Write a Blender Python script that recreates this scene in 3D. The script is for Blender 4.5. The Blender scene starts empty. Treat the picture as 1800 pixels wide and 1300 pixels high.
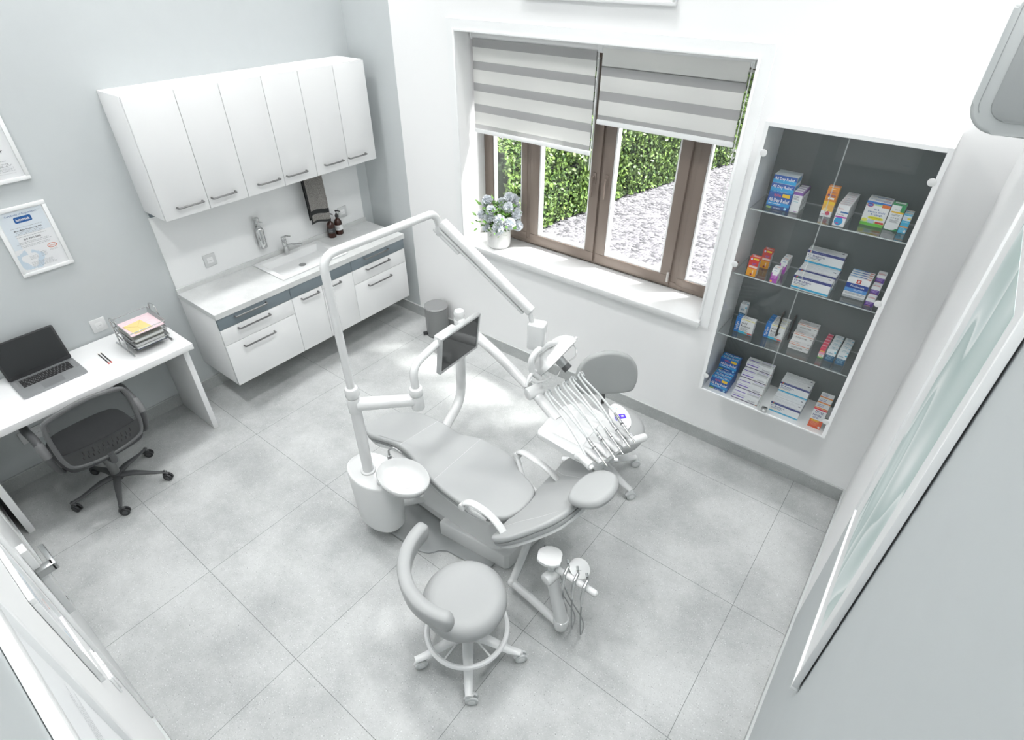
import bpy, bmesh, math, random
from mathutils import Vector, Matrix, Euler
PI = math.pi
sc = bpy.context.scene
COL = sc.collection
rnd = random.Random(7)

# ------------------------------------------------------------------ materials
MATS = {}
def nmat(name):
    m = bpy.data.materials.new(name); m.use_nodes = True
    nt = m.node_tree; b = nt.nodes['Principled BSDF']
    return m, nt, b
def mat(name, col, rough=.5, metal=0., spec=.5, coat=0., alpha=1., trans=0., emit=None, es=1., ior=1.45, var=0.):
    if name in MATS: return MATS[name]
    m, nt, b = nmat(name)
    b.inputs['Base Color'].default_value = (*col, 1)
    b.inputs['Roughness'].default_value = rough
    b.inputs['Metallic'].default_value = metal
    b.inputs['Specular IOR Level'].default_value = spec
    b.inputs['Coat Weight'].default_value = coat
    b.inputs['Coat Roughness'].default_value = .05
    b.inputs['Transmission Weight'].default_value = trans
    b.inputs['IOR'].default_value = ior
    b.inputs['Alpha'].default_value = alpha
    if emit:
        b.inputs['Emission Color'].default_value = (*emit, 1); b.inputs['Emission Strength'].default_value = es
    if var:
        tc = nt.nodes.new('ShaderNodeTexCoord'); no = nt.nodes.new('ShaderNodeTexNoise'); no.inputs['Scale'].default_value = 9
        mx = nt.nodes.new('ShaderNodeMix'); mx.data_type = 'RGBA'
        mx.inputs['A'].default_value = (*[c*(1-var) for c in col], 1); mx.inputs['B'].default_value = (*[min(1, c*(1+var)) for c in col], 1)
        nt.links.new(tc.outputs['Object'], no.inputs['Vector']); nt.links.new(no.outputs['Fac'], mx.inputs['Factor'])
        nt.links.new(mx.outputs['Result'], b.inputs['Base Color'])
    MATS[name] = m
    return m
def S(r, g, b):     # sRGB 0-255 -> linear
    f = lambda c: (c/255/12.92) if c/255 <= .04045 else ((c/255+.055)/1.055)**2.4
    return (f(r), f(g), f(b))

def stone(name, c1, c2, speck, scale=1., tiles=False, rough=.55):
    m, nt, b = nmat(name); N = nt.nodes; L = nt.links
    geo = N.new('ShaderNodeNewGeometry')
    n1 = N.new('ShaderNodeTexNoise'); n1.inputs['Scale'].default_value = 2.2*scale; n1.inputs['Detail'].default_value = 7; n1.inputs['Roughness'].default_value = .62
    n2 = N.new('ShaderNodeTexNoise'); n2.inputs['Scale'].default_value = 34*scale; n2.inputs['Detail'].default_value = 5; n2.inputs['Roughness'].default_value = .7
    n3 = N.new('ShaderNodeTexNoise'); n3.inputs['Scale'].default_value = 170*scale; n3.inputs['Detail'].default_value = 2
    for n in (n1, n2, n3): L.new(geo.outputs['Position'], n.inputs['Vector'])
    r1 = N.new('ShaderNodeMapRange'); r1.inputs['From Min'].default_value = .36; r1.inputs['From Max'].default_value = .62
    L.new(n1.outputs['Fac'], r1.inputs['Value'])
    a = N.new('ShaderNodeMix'); a.data_type = 'FLOAT'; a.inputs['Factor'].default_value = .5
    L.new(r1.outputs['Result'], a.inputs['A']); L.new(n2.outputs['Fac'], a.inputs['B'])
    mx = N.new('ShaderNodeMix'); mx.data_type = 'RGBA'; mx.inputs['A'].default_value = (*c1, 1); mx.inputs['B'].default_value = (*c2, 1)
    L.new(a.outputs['Result'], mx.inputs['Factor'])
    out = mx.outputs['Result']
    for lo, hi, cc, am in ((.64, .72, speck, .75), (.37, .29, tuple(min(1, c*1.5) for c in c2), .55)):
        r3 = N.new('ShaderNodeMapRange'); r3.inputs['From Min'].default_value = lo; r3.inputs['From Max'].default_value = hi; r3.inputs['To Max'].default_value = am
        L.new(n3.outputs['Fac'], r3.inputs['Value'])
        m3 = N.new('ShaderNodeMix'); m3.data_type = 'RGBA'; m3.inputs['B'].default_value = (*cc, 1)
        L.new(out, m3.inputs['A']); L.new(r3.outputs['Result'], m3.inputs['Factor']); out = m3.outputs['Result']
    if tiles:
        sp = N.new('ShaderNodeSeparateXYZ'); L.new(geo.outputs['Position'], sp.inputs[0])
        ds = []
        for ax, off in (('X', 1.562), ('Y', -.32)):
            ad = N.new('ShaderNodeMath'); ad.operation = 'SUBTRACT'; ad.inputs[1].default_value = off; L.new(sp.outputs[ax], ad.inputs[0])
            pp = N.new('ShaderNodeMath'); pp.operation = 'PINGPONG'; pp.inputs[1].default_value = .4; L.new(ad.outputs[0], pp.inputs[0])
            ds.append(pp.outputs[0])
        mi = N.new('ShaderNodeMath'); mi.operation = 'MINIMUM'; L.new(ds[0], mi.inputs[0]); L.new(ds[1], mi.inputs[1])
        lt = N.new('ShaderNodeMath'); lt.operation = 'LESS_THAN'; lt.inputs[1].default_value = .0011; L.new(mi.outputs[0], lt.inputs[0])
        m4 = N.new('ShaderNodeMix'); m4.data_type = 'RGBA'; m4.inputs['B'].default_value = (.11, .115, .115, 1)
        L.new(out, m4.inputs['A']); L.new(lt.outputs[0], m4.inputs['Factor']); out = m4.outputs['Result']
    L.new(out, b.inputs['Base Color']); b.inputs['Roughness'].default_value = rough
    MATS[name] = m
    return m

M_white = mat('white_paint', (.86, .863, .862), .75)
M_grey = mat('blue_grey_paint', (.52, .548, .553), .75, var=.02)
M_gloss = mat('gloss_white_lacquer', (.77, .775, .775), .16, coat=.35)
M_matt = mat('matt_white_board', (.78, .785, .785), .45)
M_blue = mat('slate_blue_laminate', (.165, .20, .222), .35)
M_trim = mat('white_trim', (.85, .86, .86), .4)
M_brown = mat('brown_window_frame', (.20, .160, .135), .42)
M_metal = mat('brushed_steel', (.42, .43, .43), .3, 1.)
M_dmetal = mat('dark_steel_handle', (.21, .21, .21), .35, .8)
M_chrome = mat('chrome', (.60, .61, .61), .07, 1.)
M_enamel = mat('white_enamel', (.66, .668, .666), .18, coat=.6)
M_plast = mat('white_plastic', (.69, .698, .696), .35)
M_greyp = mat('pale_grey_plastic', (.62, .64, .64), .4)
M_uph = mat('grey_leatherette', (.385, .395, .395), .42, spec=.35)
M_uph2 = mat('grey_leatherette_edge', (.27, .28, .28), .45)
M_uph3 = mat('mid_grey_fabric', (.34, .355, .35), .6)
M_black = mat('black_plastic', (.03, .031, .033), .4)
M_dgrey = mat('charcoal_plastic', (.075, .078, .08), .45)
M_mesh = mat('charcoal_mesh_fabric', (.05, .052, .055), .8, alpha=.62)
M_bin = mat('grey_metal_bin', (.24, .245, .245), .32, .25)
M_glass = mat('clear_glass', (1, 1, 1), 0, alpha=.12, spec=.5)
M_edge = mat('glass_edge', (.75, .80, .79), .1, alpha=.55)
M_floor = stone('grey_stone_tile_floor', (.295, .307, .304), (.575, .587, .583), (.13, .135, .135), tiles=True)
M_base = stone('grey_stone_baseboard', (.33, .345, .34), (.50, .515, .51), (.2, .205, .205))
M_worktop = stone('pale_stone_worktop', (.52, .532, .528), (.66, .67, .665), (.42, .43, .43), scale=3, rough=.45)

def glassmat(name, tint, alpha):
    m = bpy.data.materials.new(name); m.use_nodes = True; nt = m.node_tree; nt.nodes.clear()
    o = nt.nodes.new('ShaderNodeOutputMaterial'); t = nt.nodes.new('ShaderNodeBsdfTransparent'); g = nt.nodes.new('ShaderNodeBsdfGlossy')
    t.inputs[0].default_value = (*tint, 1); g.inputs['Roughness'].default_value = .0
    mx = nt.nodes.new('ShaderNodeMixShader'); lw = nt.nodes.new('ShaderNodeLayerWeight'); lw.inputs['Blend'].default_value = .5
    pw = nt.nodes.new('ShaderNodeMath'); pw.operation = 'POWER'; pw.inputs[1].default_value = 4.0; nt.links.new(lw.outputs['Facing'], pw.inputs[0])
    mul = nt.nodes.new('ShaderNodeMath'); mul.operation = 'MULTIPLY_ADD'; mul.inputs[1].default_value = .8; mul.inputs[2].default_value = .04*alpha
    nt.links.new(pw.outputs[0], mul.inputs[0]); nt.links.new(mul.outputs[0], mx.inputs[0])
    nt.links.new(t.outputs[0], mx.inputs[1]); nt.links.new(g.outputs[0], mx.inputs[2]); nt.links.new(mx.outputs[0], o.inputs[0])
    MATS[name] = m
    return m
M_pane = glassmat('window_glass', (.985, .99, .99), 1.0)
M_door = glassmat('cabinet_glass', (.99, .995, .995), 1.0)
M_frglass = glassmat('frame_glass', (1, 1, 1), .5)
M_shelf = glassmat('shelf_glass', (.975, .985, .985), 2.6)

def sheer(name, col, op):
    m = bpy.data.materials.new(name); m.use_nodes = True; nt = m.node_tree; nt.nodes.clear()
    o = nt.nodes.new('ShaderNodeOutputMaterial'); t = nt.nodes.new('ShaderNodeBsdfTransparent'); d = nt.nodes.new('ShaderNodeBsdfDiffuse'); tr = nt.nodes.new('ShaderNodeBsdfTranslucent')
    d.inputs[0].default_value = (*col, 1); tr.inputs[0].default_value = (*col, 1)
    a = nt.nodes.new('ShaderNodeMixShader'); a.inputs[0].default_value = .35; b = nt.nodes.new('ShaderNodeMixShader'); b.inputs[0].default_value = op
    nt.links.new(d.outputs[0], a.inputs[1]); nt.links.new(tr.outputs[0], a.inputs[2])
    nt.links.new(t.outputs[0], b.inputs[1]); nt.links.new(a.outputs[0], b.inputs[2]); nt.links.new(b.outputs[0], o.inputs[0])
    MATS[name] = m
    return m
M_sheer = sheer('sheer_blind_band', (.60, .60, .60), .80)
M_band = sheer('white_blind_band', (.90, .90, .88), .995)

# ------------------------------------------------------------------ mesh builder
def catmull(pts, n=6, closed=True):
    P = [Vector(p) for p in pts]; out = []; N = len(P)
    rng = range(N) if closed else range(N-1)
    for i in rng:
        if closed: p0, p1, p2, p3 = P[i-1], P[i], P[(i+1) % N], P[(i+2) % N]
        else: p0, p1, p2, p3 = P[max(i-1, 0)], P[i], P[i+1], P[min(i+2, N-1)]
        for k in range(n):
            t = k/n
            out.append(.5*((2*p1)+(-p0+p2)*t+(2*p0-5*p1+4*p2-p3)*t*t+(-p0+3*p1-3*p2+p3)*t**3))
    if not closed: out.append(P[-1])
    return out
def fillet(pts, r, n=7):
    P = [Vector(p) for p in pts]; out = [P[0]]
    for i in range(1, len(P)-1):
        a, b, c = P[i-1], P[i], P[i+1]
        u = (a-b); v = (c-b); rr = min(r, u.length*.49, v.length*.49); u.normalize(); v.normalize()
        s, e = b+u*rr, b+v*rr
        for k in range(n+1):
            t = k/n; out.append(s*(1-t)**2 + b*2*t*(1-t) + e*t*t)
    out.append(P[-1]); return out
GL = {}
def glyphs(s, bold=False):
    k = (s, bold)
    if k not in GL:
        cu = bpy.data.curves.new('t', 'FONT'); cu.body = s; cu.size = 1; cu.resolution_u = 1
        if bold: cu.offset = .018
        ob = bpy.data.objects.new('t', cu); me = bpy.data.meshes.new_from_object(ob)
        GL[k] = ([v.co.copy() for v in me.vertices], [tuple(p.vertices) for p in me.polygons])
        bpy.data.objects.remove(ob); bpy.data.meshes.remove(me); bpy.data.curves.remove(cu)
    return GL[k]
class MB:
    def __init__(s): s.bm = bmesh.new(); s.mats = []
    def mi(s, m):
        if m not in s.mats: s.mats.append(m)
        return s.mats.index(m)
    def _fin(s, vs, fs, m, M):
        i = s.mi(m)
        for f in fs: f.material_index = i
        if M is not None: bmesh.ops.transform(s.bm, matrix=M, verts=list(vs))
    def box(s, x0, x1, y0, y1, z0, z1, m, bev=0, M=None, seg=2):
        x0, x1 = sorted((x0, x1)); y0, y1 = sorted((y0, y1)); z0, z1 = sorted((z0, z1))
        r = bmesh.ops.create_cube(s.bm, size=1); vs = r['verts']
        for v in vs: v.co = Vector(((x0+x1)/2+v.co.x*(x1-x0), (y0+y1)/2+v.co.y*(y1-y0), (z0+z1)/2+v.co.z*(z1-z0)))
        if bev:
            es = list({e for v in vs for e in v.link_edges})
            r2 = bmesh.ops.bevel(s.bm, geom=es, offset=bev, segments=seg, profile=.5, affect='EDGES')
            vs = list({v for f in r2['faces'] for v in f.verts} | {v for v in vs if v.is_valid})
        fs = {f for v in vs for f in v.link_faces}
        s._fin(vs, fs, m, M); return s
    def prism(s, out, z0, z1, m, bev=0, M=None, seg=3, bot=True):
        out = [Vector((p[0], p[1])) for p in out]; n = len(out)
        a = sum(out[i].x*out[(i+1) % n].y-out[(i+1) % n].x*out[i].y for i in range(n))
        if a < 0: out.reverse()
        lo = [s.bm.verts.new((p.x, p.y, z0)) for p in out]; hi = [s.bm.verts.new((p.x, p.y, z1)) for p in out]
        fs = [s.bm.faces.new(hi), s.bm.faces.new(lo[::-1])]
        for i in range(n): fs.append(s.bm.faces.new((lo[i], lo[(i+1) % n], hi[(i+1) % n], hi[i])))
        vs = lo+hi
        if bev:
            es = [e for e in fs[0].edges]+([e for e in fs[1].edges] if bot else [])
            r2 = bmesh.ops.bevel(s.bm, geom=es, offset=bev, segments=seg, profile=.5, affect='EDGES')
            vs = list({v for f in r2['faces'] for v in f.verts} | {v for v in vs if v.is_valid})
            vs = list({w for v in vs for f in v.link_faces for w in f.verts})
        fs = {f for v in vs for f in v.link_faces}
        s._fin(vs, fs, m, M); return s
    def cushion(s, out, z0, z1, m, r, M=None, n=5, crown=0.):
        "rounded pad: outline inset along its normals with a quarter-round edge above and below"
        P = [Vector((q[0], q[1])) for q in out]; N = len(P)
        if sum(P[i].x*P[(i+1) % N].y-P[(i+1) % N].x*P[i].y for i in range(N)) < 0: P.reverse()
        nr = []
        for i in range(N):
            t = (P[(i+1) % N]-P[i-1]).normalized(); nr.append(Vector((-t.y, t.x)))
        rz = min(r, (z1-z0)/2); lv = []
        for k in range(n+1): a = k/n*PI/2; lv.append((r*(1-math.sin(a)), z0+rz*(1-math.cos(a))))
        for k in range(n+1): a = k/n*PI/2; lv.append((r*(1-math.cos(a)), z1-rz*(1-math.sin(a))))
        cen = sum(P, Vector((0, 0)))/N; rings = []
        for ins, zz in lv: rings.append([s.bm.verts.new((*(P[i]+nr[i]*ins), zz)) for i in range(N)])
        for f_, dz in ((.72, .55), (.4, .85)): rings.append([s.bm.verts.new((*(cen+(P[i]+nr[i]*r-cen)*f_), z1+crown*dz)) for i in range(N)])
        fs = []
        for A, B in zip(rings, rings[1:]):
            for k in range(N): fs.append(s.bm.faces.new((A[k], A[(k+1) % N], B[(k+1) % N], B[k])))
        c = s.bm.verts.new((*cen, z1+crown)); fs.append(s.bm.faces.new(rings[0][::-1]))
        for k in range(N): fs.append(s.bm.faces.new((rings[-1][k], rings[-1][(k+1) % N], c)))
        s._fin([v for r_ in rings for v in r_]+[c], fs, m, M); return s
    def tube(s, pts, r, m, seg=12, closed=False, M=None, flat=1.0, up=None):
        P = [Vector(p) for p in pts]; n = len(P)
        R = r if isinstance(r, (list, tuple)) else [r]*n
        T = []
        for i in range(n):
            if closed: t = P[(i+1) % n]-P[i-1]
            else: t = P[min(i+1, n-1)]-P[max(i-1, 0)]
            T.append(t.normalized())
        a = Vector(up) if up else (Vector((0, 0, 1)) if abs(T[0].z) < .9 else Vector((1, 0, 0)))
        nrm = (a-T[0]*a.dot(T[0])).normalized(); rings = []; vs = []
        for i in range(n):
            if up: nrm = Vector(up)
            nrm = (nrm-T[i]*nrm.dot(T[i])).normalized(); bi = T[i].cross(nrm)
            ring = [s.bm.verts.new(P[i]+(nrm*math.cos(2*PI*k/seg)*flat+bi*math.sin(2*PI*k/seg))*R[i]) for k in range(seg)]
            rings.append(ring); vs += ring
        fs = []
        for i in range(n if closed else n-1):
            A, B = rings[i], rings[(i+1) % n]
            for k in range(seg): fs.append(s.bm.faces.new((A[k], A[(k+1) % seg], B[(k+1) % seg], B[k])))
        if not closed: fs += [s.bm.faces.new(rings[0][::-1]), s.bm.faces.new(rings[-1])]
        s._fin(vs, fs, m, M); return s
    def cyl(s, a, b, r, m, r2=None, seg=20, bev=0, M=None):
        a, b = Vector(a), Vector(b); r2 = r if r2 is None else r2; L = (b-a).length
        q = Vector((0, 0, 1)).rotation_difference(b-a).to_matrix().to_4x4(); MM = Matrix.Translation(a) @ q
        if M is not None: MM = M @ MM
        if bev: prof = [(0, 0), (r-bev, 0), (r-bev*.3, bev*.3), (r, bev), (r2, L-bev), (r2-bev*.3, L-bev*.3), (r2-bev, L), (0, L)]
        else: prof = [(0, 0), (r, 0), (r2, L), (0, L)]
        return s.lathe(prof, m, seg, MM)
    def lathe(s, prof, m, seg=24, M=None, sx=1., sy=1.):
        rows = []; vs = []
        for r, z in prof:
            if r < 1e-6: v = s.bm.verts.new((0, 0, z)); rows.append([v]); vs.append(v)
            else:
                row = [s.bm.verts.new((r*sx*math.cos(2*PI*k/seg), r*sy*math.sin(2*PI*k/seg), z)) for k in range(seg)]; rows.append(row); vs += row
        fs = []
        for A, B in zip(rows, rows[1:]):
            for k in range(seg):
                k2 = (k+1) % seg
                if len(A) == 1 and len(B) == 1: continue
                if len(A) == 1: fs.append(s.bm.faces.new((A[0], B[k2], B[k])))
                elif len(B) == 1: fs.append(s.bm.faces.new((A[k], A[k2], B[0])))
                else: fs.append(s.bm.faces.new((A[k], A[k2], B[k2], B[k])))
        s._fin(vs, fs, m, M); return s
    def ball(s, c, r, m, seg=16, sx=1, sy=1, sz=1, M=None):
        prof = [(r*math.sin(PI*i/10), -r*math.cos(PI*i/10)*sz) for i in range(11)]
        prof[0] = (0, -r*sz); prof[-1] = (0, r*sz)
        MM = Matrix.Translation(Vector(c)); MM = M @ MM if M is not None else MM
        return s.lathe(prof, m, seg, MM, sx, sy)
    def poly(s, pts, m, M=None):
        vs = [s.bm.verts.new(p) for p in pts]; s._fin(vs, [s.bm.faces.new(vs)], m, M); return s
    def frame(s):
        return s
    def text(s, t, m, o, xd, yd, size, align='l', bold=False, w=None):
        "text in the plane (xd, yd); size = cap scale in metres; w = forced total width"
        V, F = glyphs(t, bold)
        if not V: return s
        x0 = min(v.x for v in V); x1 = max(v.x for v in V); xd, yd, o = Vector(xd), Vector(yd), Vector(o)
        sx = size if w is None else w/(x1-x0)
        off = 0 if align == 'l' else (-(x1-x0)*sx/2 if align == 'c' else -(x1-x0)*sx)
        vs = [s.bm.verts.new(o+xd*((v.x-x0)*sx+off)+yd*v.y*size) for v in V]
        i = s.mi(m)
        for f in F:
            try: s.bm.faces.new([vs[k] for k in f]).material_index = i
            except ValueError: pass
        return s

FR = {}     # object name -> frame origin of the thing it belongs to
def finish_mesh(name, mb, smooth=35, normals=True):
    if normals: bmesh.ops.recalc_face_normals(mb.bm, faces=mb.bm.faces)
    me = bpy.data.meshes.new(name)
    mb.bm.to_mesh(me); mb.bm.free()
    for m in mb.mats: me.materials.append(m)
    if smooth:
        for p in me.polygons: p.use_smooth = True
        me.set_sharp_from_angle(angle=math.radians(smooth))
    return me
def obj(name, mb, parent=None, smooth=35, label=None, cat=None, group=None, kind=None, normals=True):
    if parent is None:
        vs = mb.bm.verts
        lo = [min(v.co[i] for v in vs) for i in range(3)]; hi = [max(v.co[i] for v in vs) for i in range(3)]
        org = Vector(((lo[0]+hi[0])/2, (lo[1]+hi[1])/2, lo[2]))
        if kind == 'structure': org = Vector((0, 0, 0))
    else: org = FR[parent.name]
    if org.length: bmesh.ops.translate(mb.bm, vec=-org, verts=mb.bm.verts)
    o = bpy.data.objects.new(name, finish_mesh(name, mb, smooth, normals)); COL.objects.link(o)
    if parent is None: o.location = org
    else: o.parent = parent
    FR[o.name] = org
    tag(o, label, cat, group, kind); return o
def tag(o, label=None, cat=None, group=None, kind=None):
    if label: o['label'] = label
    if cat: o['category'] = cat
    if group: o['group'] = group
    if kind: o['kind'] = kind
def thing(name, label, cat, loc=(0, 0, 0), group=None):
    o = bpy.data.objects.new(name, None); COL.objects.link(o); o.empty_display_size = .1
    o.location = loc; FR[o.name] = Vector(loc); tag(o, label, cat, group); return o
def struct(name, mb, parent=None, smooth=35): return obj(name, mb, parent, smooth, kind='structure' if parent is None else None)
def dup(root, loc=None, rotz=None, label=None):
    def cp(o, par):
        c = o.copy(); COL.objects.link(c); c.parent = par
        for ch in list(o.children): cp(ch, c)
        return c
    r = cp(root, None)
    if loc is not None: r.location = loc
    if rotz is not None: r.rotation_euler = (0, 0, rotz)
    if label: r['label'] = label
    return r
def B(*a, **k): return MB().box(*a, **k)

# ------------------------------------------------------------------ room shell
W, D, H = 4.243, -3.280, 3.9
WX0, WX1, WZ0, WZ1 = 1.133, 3.11, .93, 2.385
WT = .36
struct('floor', MB().box(-.1, W+.1, D-.1, WT, -.1, 0, M_floor), smooth=0)
struct('ceiling', MB().box(-.1, W+.1, D-.1, WT, H, H+.1, M_white), smooth=0)
struct('wall_left', MB().box(-.12, 0, D-.1, WT, 0, H, M_grey), smooth=0)
wb = MB()
wb.box(0, .513, 0, WT, 0, H, M_grey)
wb.box(.513, WX0, 0, WT, 0, H, M_white); wb.box(WX1, W, 0, WT, 0, H, M_white)
wb.box(WX0, WX1, 0, WT, 0, WZ0-.005, M_white); wb.box(WX0, WX1, 0, WT, WZ1, H, M_white)
struct('wall_back', wb, smooth=0)
wr = MB(); wr.box(W, W+.12, -1.06, WT, 0, H, M_white); wr.box(W, W+.12, D-.1, -1.06, 0, H, M_grey)
struct('wall_right', wr, smooth=0)
wf = MB(); wf.box(0, 3.015, D-.12, D, 0, H, M_white); wf.box(3.015, W, D-.12, D, 0, H, M_grey)
struct('wall_front', wf, smooth=0)
M_cap = mat('baseboard_cap', (.52, .54, .535), .45)
def baseboard(name, x0, x1, y0, y1):
    mb = MB(); mb.box(x0, x1, y0, y1, 0, .094, M_base)
    mb.box(x0-.001, x1+.001, y0-.001, y1+.001, .094, .1, M_cap); struct(name, mb, smooth=0)
baseboard('baseboard_back', 0, W, -.011, 0)
baseboard('baseboard_left', 0, .011, D, -.012)
baseboard('baseboard_right', W-.010, W, D, -.012)
baseboard('baseboard_front', 2.145, W-.011, D, D+.010)
baseboard('baseboard_front_corner', .012, 1.02, D, D+.010)

# window 1: four-light brown window, white sill and casing
casing = MB()
for x0, x1, z0, z1 in ((WX0-.07, WX0, WZ0-.05, WZ1+.07), (WX1, WX1+.07, WZ0-.05, WZ1+.07), (WX0, WX1, WZ1, WZ1+.07)):
    casing.box(x0, x1, -.012, 0, z0, z1, M_trim)
casing.box(WX0-.014, WX0, -.02, -.012, WZ0-.03, WZ1+.014, M_trim, .002); casing.box(WX1, WX1+.014, -.02, -.012, WZ0-.03, WZ1+.014, M_trim, .002)
casing.box(WX0, WX1, -.02, -.012, WZ1, WZ1+.014, M_trim, .002)
struct('trim_window', casing)
struct('trim_window_sill', MB().box(WX0-.01, WX1+.02, -.055, .262, WZ0-.045, WZ0, M_enamel, .006))
wy0, wy1 = .262, .325
FB = WZ0
win = MB()
win.box(WX0, WX1, wy0, wy1, FB, FB+.045, M_brown, .003); win.box(WX0, WX1, wy0, wy1, WZ1-.05, WZ1, M_brown, .003)
win.box(WX0, WX0+.045, wy0, wy1, FB+.0455, WZ1-.0505, M_brown, .003); win.box(WX1-.045, WX1, wy0, wy1, FB+.0455, WZ1-.0505, M_brown, .003)
for x in (1.55, 2.775): win.box(x-.005, x+.05, wy0, wy1, FB+.0455, WZ1-.0505, M_brown, .003)
win.box(2.15, 2.2, wy0, wy1, FB+.0455, WZ1-.0505, M_brown, .003)
w1 = struct('window_1', win)
def sash(x0, x1, y0, z0, z1, wd, hinge=False):
    mb = MB(); y1 = wy1-.004
    mb.box(x0, x1, y0, y1, z0, z0+wd, M_brown, .004); mb.box(x0, x1, y0, y1, z1-wd, z1, M_brown, .004)
    mb.box(x0, x0+wd, y0, y1, z0+wd+.0005, z1-wd-.0005, M_brown, .004); mb.box(x1-wd, x1, y0, y1, z0+wd+.0005, z1-wd-.0005, M_brown, .004)
    s = obj('window_sash', mb, w1)
    g = MB(); bw = .012; xa, xb, za, zb = x0+wd, x1-wd, z0+wd, z1-wd
    for a, b_, c, d in ((xa, xb, za, za+bw), (xa, xb, zb-bw, zb), (xa, xa+bw, za+bw, zb-bw), (xb-bw, xb, za+bw, zb-bw)): g.box(a, b_, y0+.01, y1-.02, c, d, M_trim)
    obj('glazing_bead', g, s)
    obj('window_pane', B(xa, xb, y0+.03, y0+.034, za, zb, M_pane), s)
    return s
sash(WX0+.03, 1.55, wy0-.004, FB+.03, WZ1-.03, .055)
sA = sash(1.59, 2.165, wy0-.018, FB+.02, WZ1-.03, .072)
sB = sash(2.185, 2.775, wy0-.018, FB+.02, WZ1-.03, .072)
sash(2.82, WX1-.02, wy0-.004, FB+.03, WZ1-.03, .055)
for s_, x in ((sA, 2.128), (sB, 2.225)):
    h = MB(); y = wy0-.018
    h.box(x-.012, x+.012, y-.008, y, 1.52, 1.60, M_brown, .003); h.cyl((x, y, 1.57), (x, y-.028, 1.57), .008, M_brown, seg=10)
    h.tube(fillet([(x, y-.028, 1.575), (x, y-.032, 1.52), (x, y-.03, 1.44)], .02), .009, M_brown, seg=10, flat=.6)
    obj('window_handle', h, s_)
hg = MB(); hg.cyl((2.765, wy0-.026, .98), (2.765, wy0-.026, 1.05), .009, mat('hinge_cover', (.45, .43, .41), .4), seg=10); obj('hinge', hg, sB)

# zebra roller blinds
def blind(x0, x1, zb, label, first):
    y = .155; t = thing('roller_blind', label, 'blind', ((x0+x1)/2, y, zb), 'striped roller blinds in the window')
    c = MB(); c.cyl((x0-.005, y, 2.352), (x1+.005, y, 2.352), .026, M_matt, seg=16); obj('roller_tube', c, t)
    e = MB(); e.cyl((x0-.02, y, 2.352), (x0-.005, y, 2.352), .03, M_trim, seg=18); obj('end_bracket', e, t)
    e = MB(); e.cyl((x1+.005, y, 2.352), (x1+.022, y, 2.352), .03, M_trim, seg=18); obj('end_bracket', e, t)
    f = MB(); z = 2.335 if first else 2.26
    if not first: f.box(x0, x1, y-.027, y-.0255, 2.255, 2.352, M_band)
    ph = 0
    per_w, per_g = (.083, .052)
    zz = z; g = True
    while zz > zb+.03:
        nx = max(zb+.03, zz-(per_g if g else per_w))
        f.box(x0, x1, y-.027, y-.0262, nx, zz, M_sheer if g else M_band)
        zz = nx; g = not g
    obj('striped_fabric', f, t, smooth=0)
    g2 = MB(); zz = z-.012 if first else z+.03; g2 = MB()
    while zz > zb+.05:
        g2.box(x0, x1, y-.012, y-.0112, max(zb+.03, zz-.075), zz, M_sheer); zz -= .135
    obj('rear_fabric', g2, t, smooth=0)
    r = MB(); r.box(x0-.004, x1+.004, y-.034, y-.016, zb, zb+.03, M_trim, .006); obj('bottom_rail', r, t)
    k = MB(); zc = zb-.09 if first else zb-.33
    k.tube([(x1+.014, y-.034, 2.35), (x1+.016, y-.034, (2.35+zc)/2), (x1+.012, y-.034, zc)], .0022, M_trim, seg=6)
    k.tube([(x1+.014, y-.022, 2.35), (x1+.012, y-.02, (2.35+zc)/2), (x1+.012, y-.034, zc)], .0022, M_trim, seg=6)
    obj('pull_cord', k, t)
blind(1.165, 2.135, 1.735, 'left striped roller blind, lowered further, above the flower pot', True)
blind(2.175, 3.035, 1.935, 'right striped roller blind, raised higher, over the right half of the window', False)

# ------------------------------------------------------------------ picture frames and certificates
M_frame = mat('white_picture_frame', (.80, .81, .81), .4)
M_paper = mat('certificate_paper', (.82, .83, .84), .6)
M_ink = mat('black_ink', (.04, .04, .045), .6)
M_ink2 = mat('grey_ink', (.38, .39, .40), .6)
M_bink = mat('blue_ink', (.01, .10, .33), .5)
M_lb = mat('pale_blue_print', (.60, .70, .78), .6)
M_lb2 = mat('pale_blue_tint', (.72, .78, .83), .6)
M_oink = mat('orange_red_ink', (.65, .16, .07), .5)
def framed(name, label, cat, o, xd, w, h, content, fw=.02, th=.016, group=None, paper=M_paper, nrm=None, glass=True):
    "o = lower left corner on the wall, xd = rightwards for someone facing it"
    o = Vector(o); xd = Vector(xd); zd = Vector((0, 0, 1)); n = Vector(nrm)
    M = Matrix(((xd.x, n.x, 0, o.x), (xd.y, n.y, 0, o.y), (0, 0, 1, o.z), (0, 0, 0, 1)))
    t = thing(name, label, cat, o+xd*(w/2), group)
    f = MB()
    for a in ((0, w, 0, fw), (0, w, h-fw, h), (0, fw, fw, h-fw), (w-fw, w, fw, h-fw)):
        f.box(a[0], a[1], .001, th, a[2], a[3], M_frame, .0015, M=M)
    obj('frame', f, t)
    b = MB(); b.box(fw-.002, w-fw+.002, .001, th*.45, fw-.002, h-fw+.002, paper, M=M)
    pl = lambda u, v, lift=.0006: o+xd*u+zd*v+n*(th*.45+lift)
    content(b, pl, xd, zd, w, h, M, n, th*.45)
    obj('print', b, t, smooth=0)
    if glass: g = MB(); g.poly([(fw-.001, th*.8, fw-.001), (w-fw+.001, th*.8, fw-.001), (w-fw+.001, th*.8, h-fw+.001), (fw-.001, th*.8, h-fw+.001)], M_frglass, M=M); obj('glass', g, t)
    return t
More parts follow.
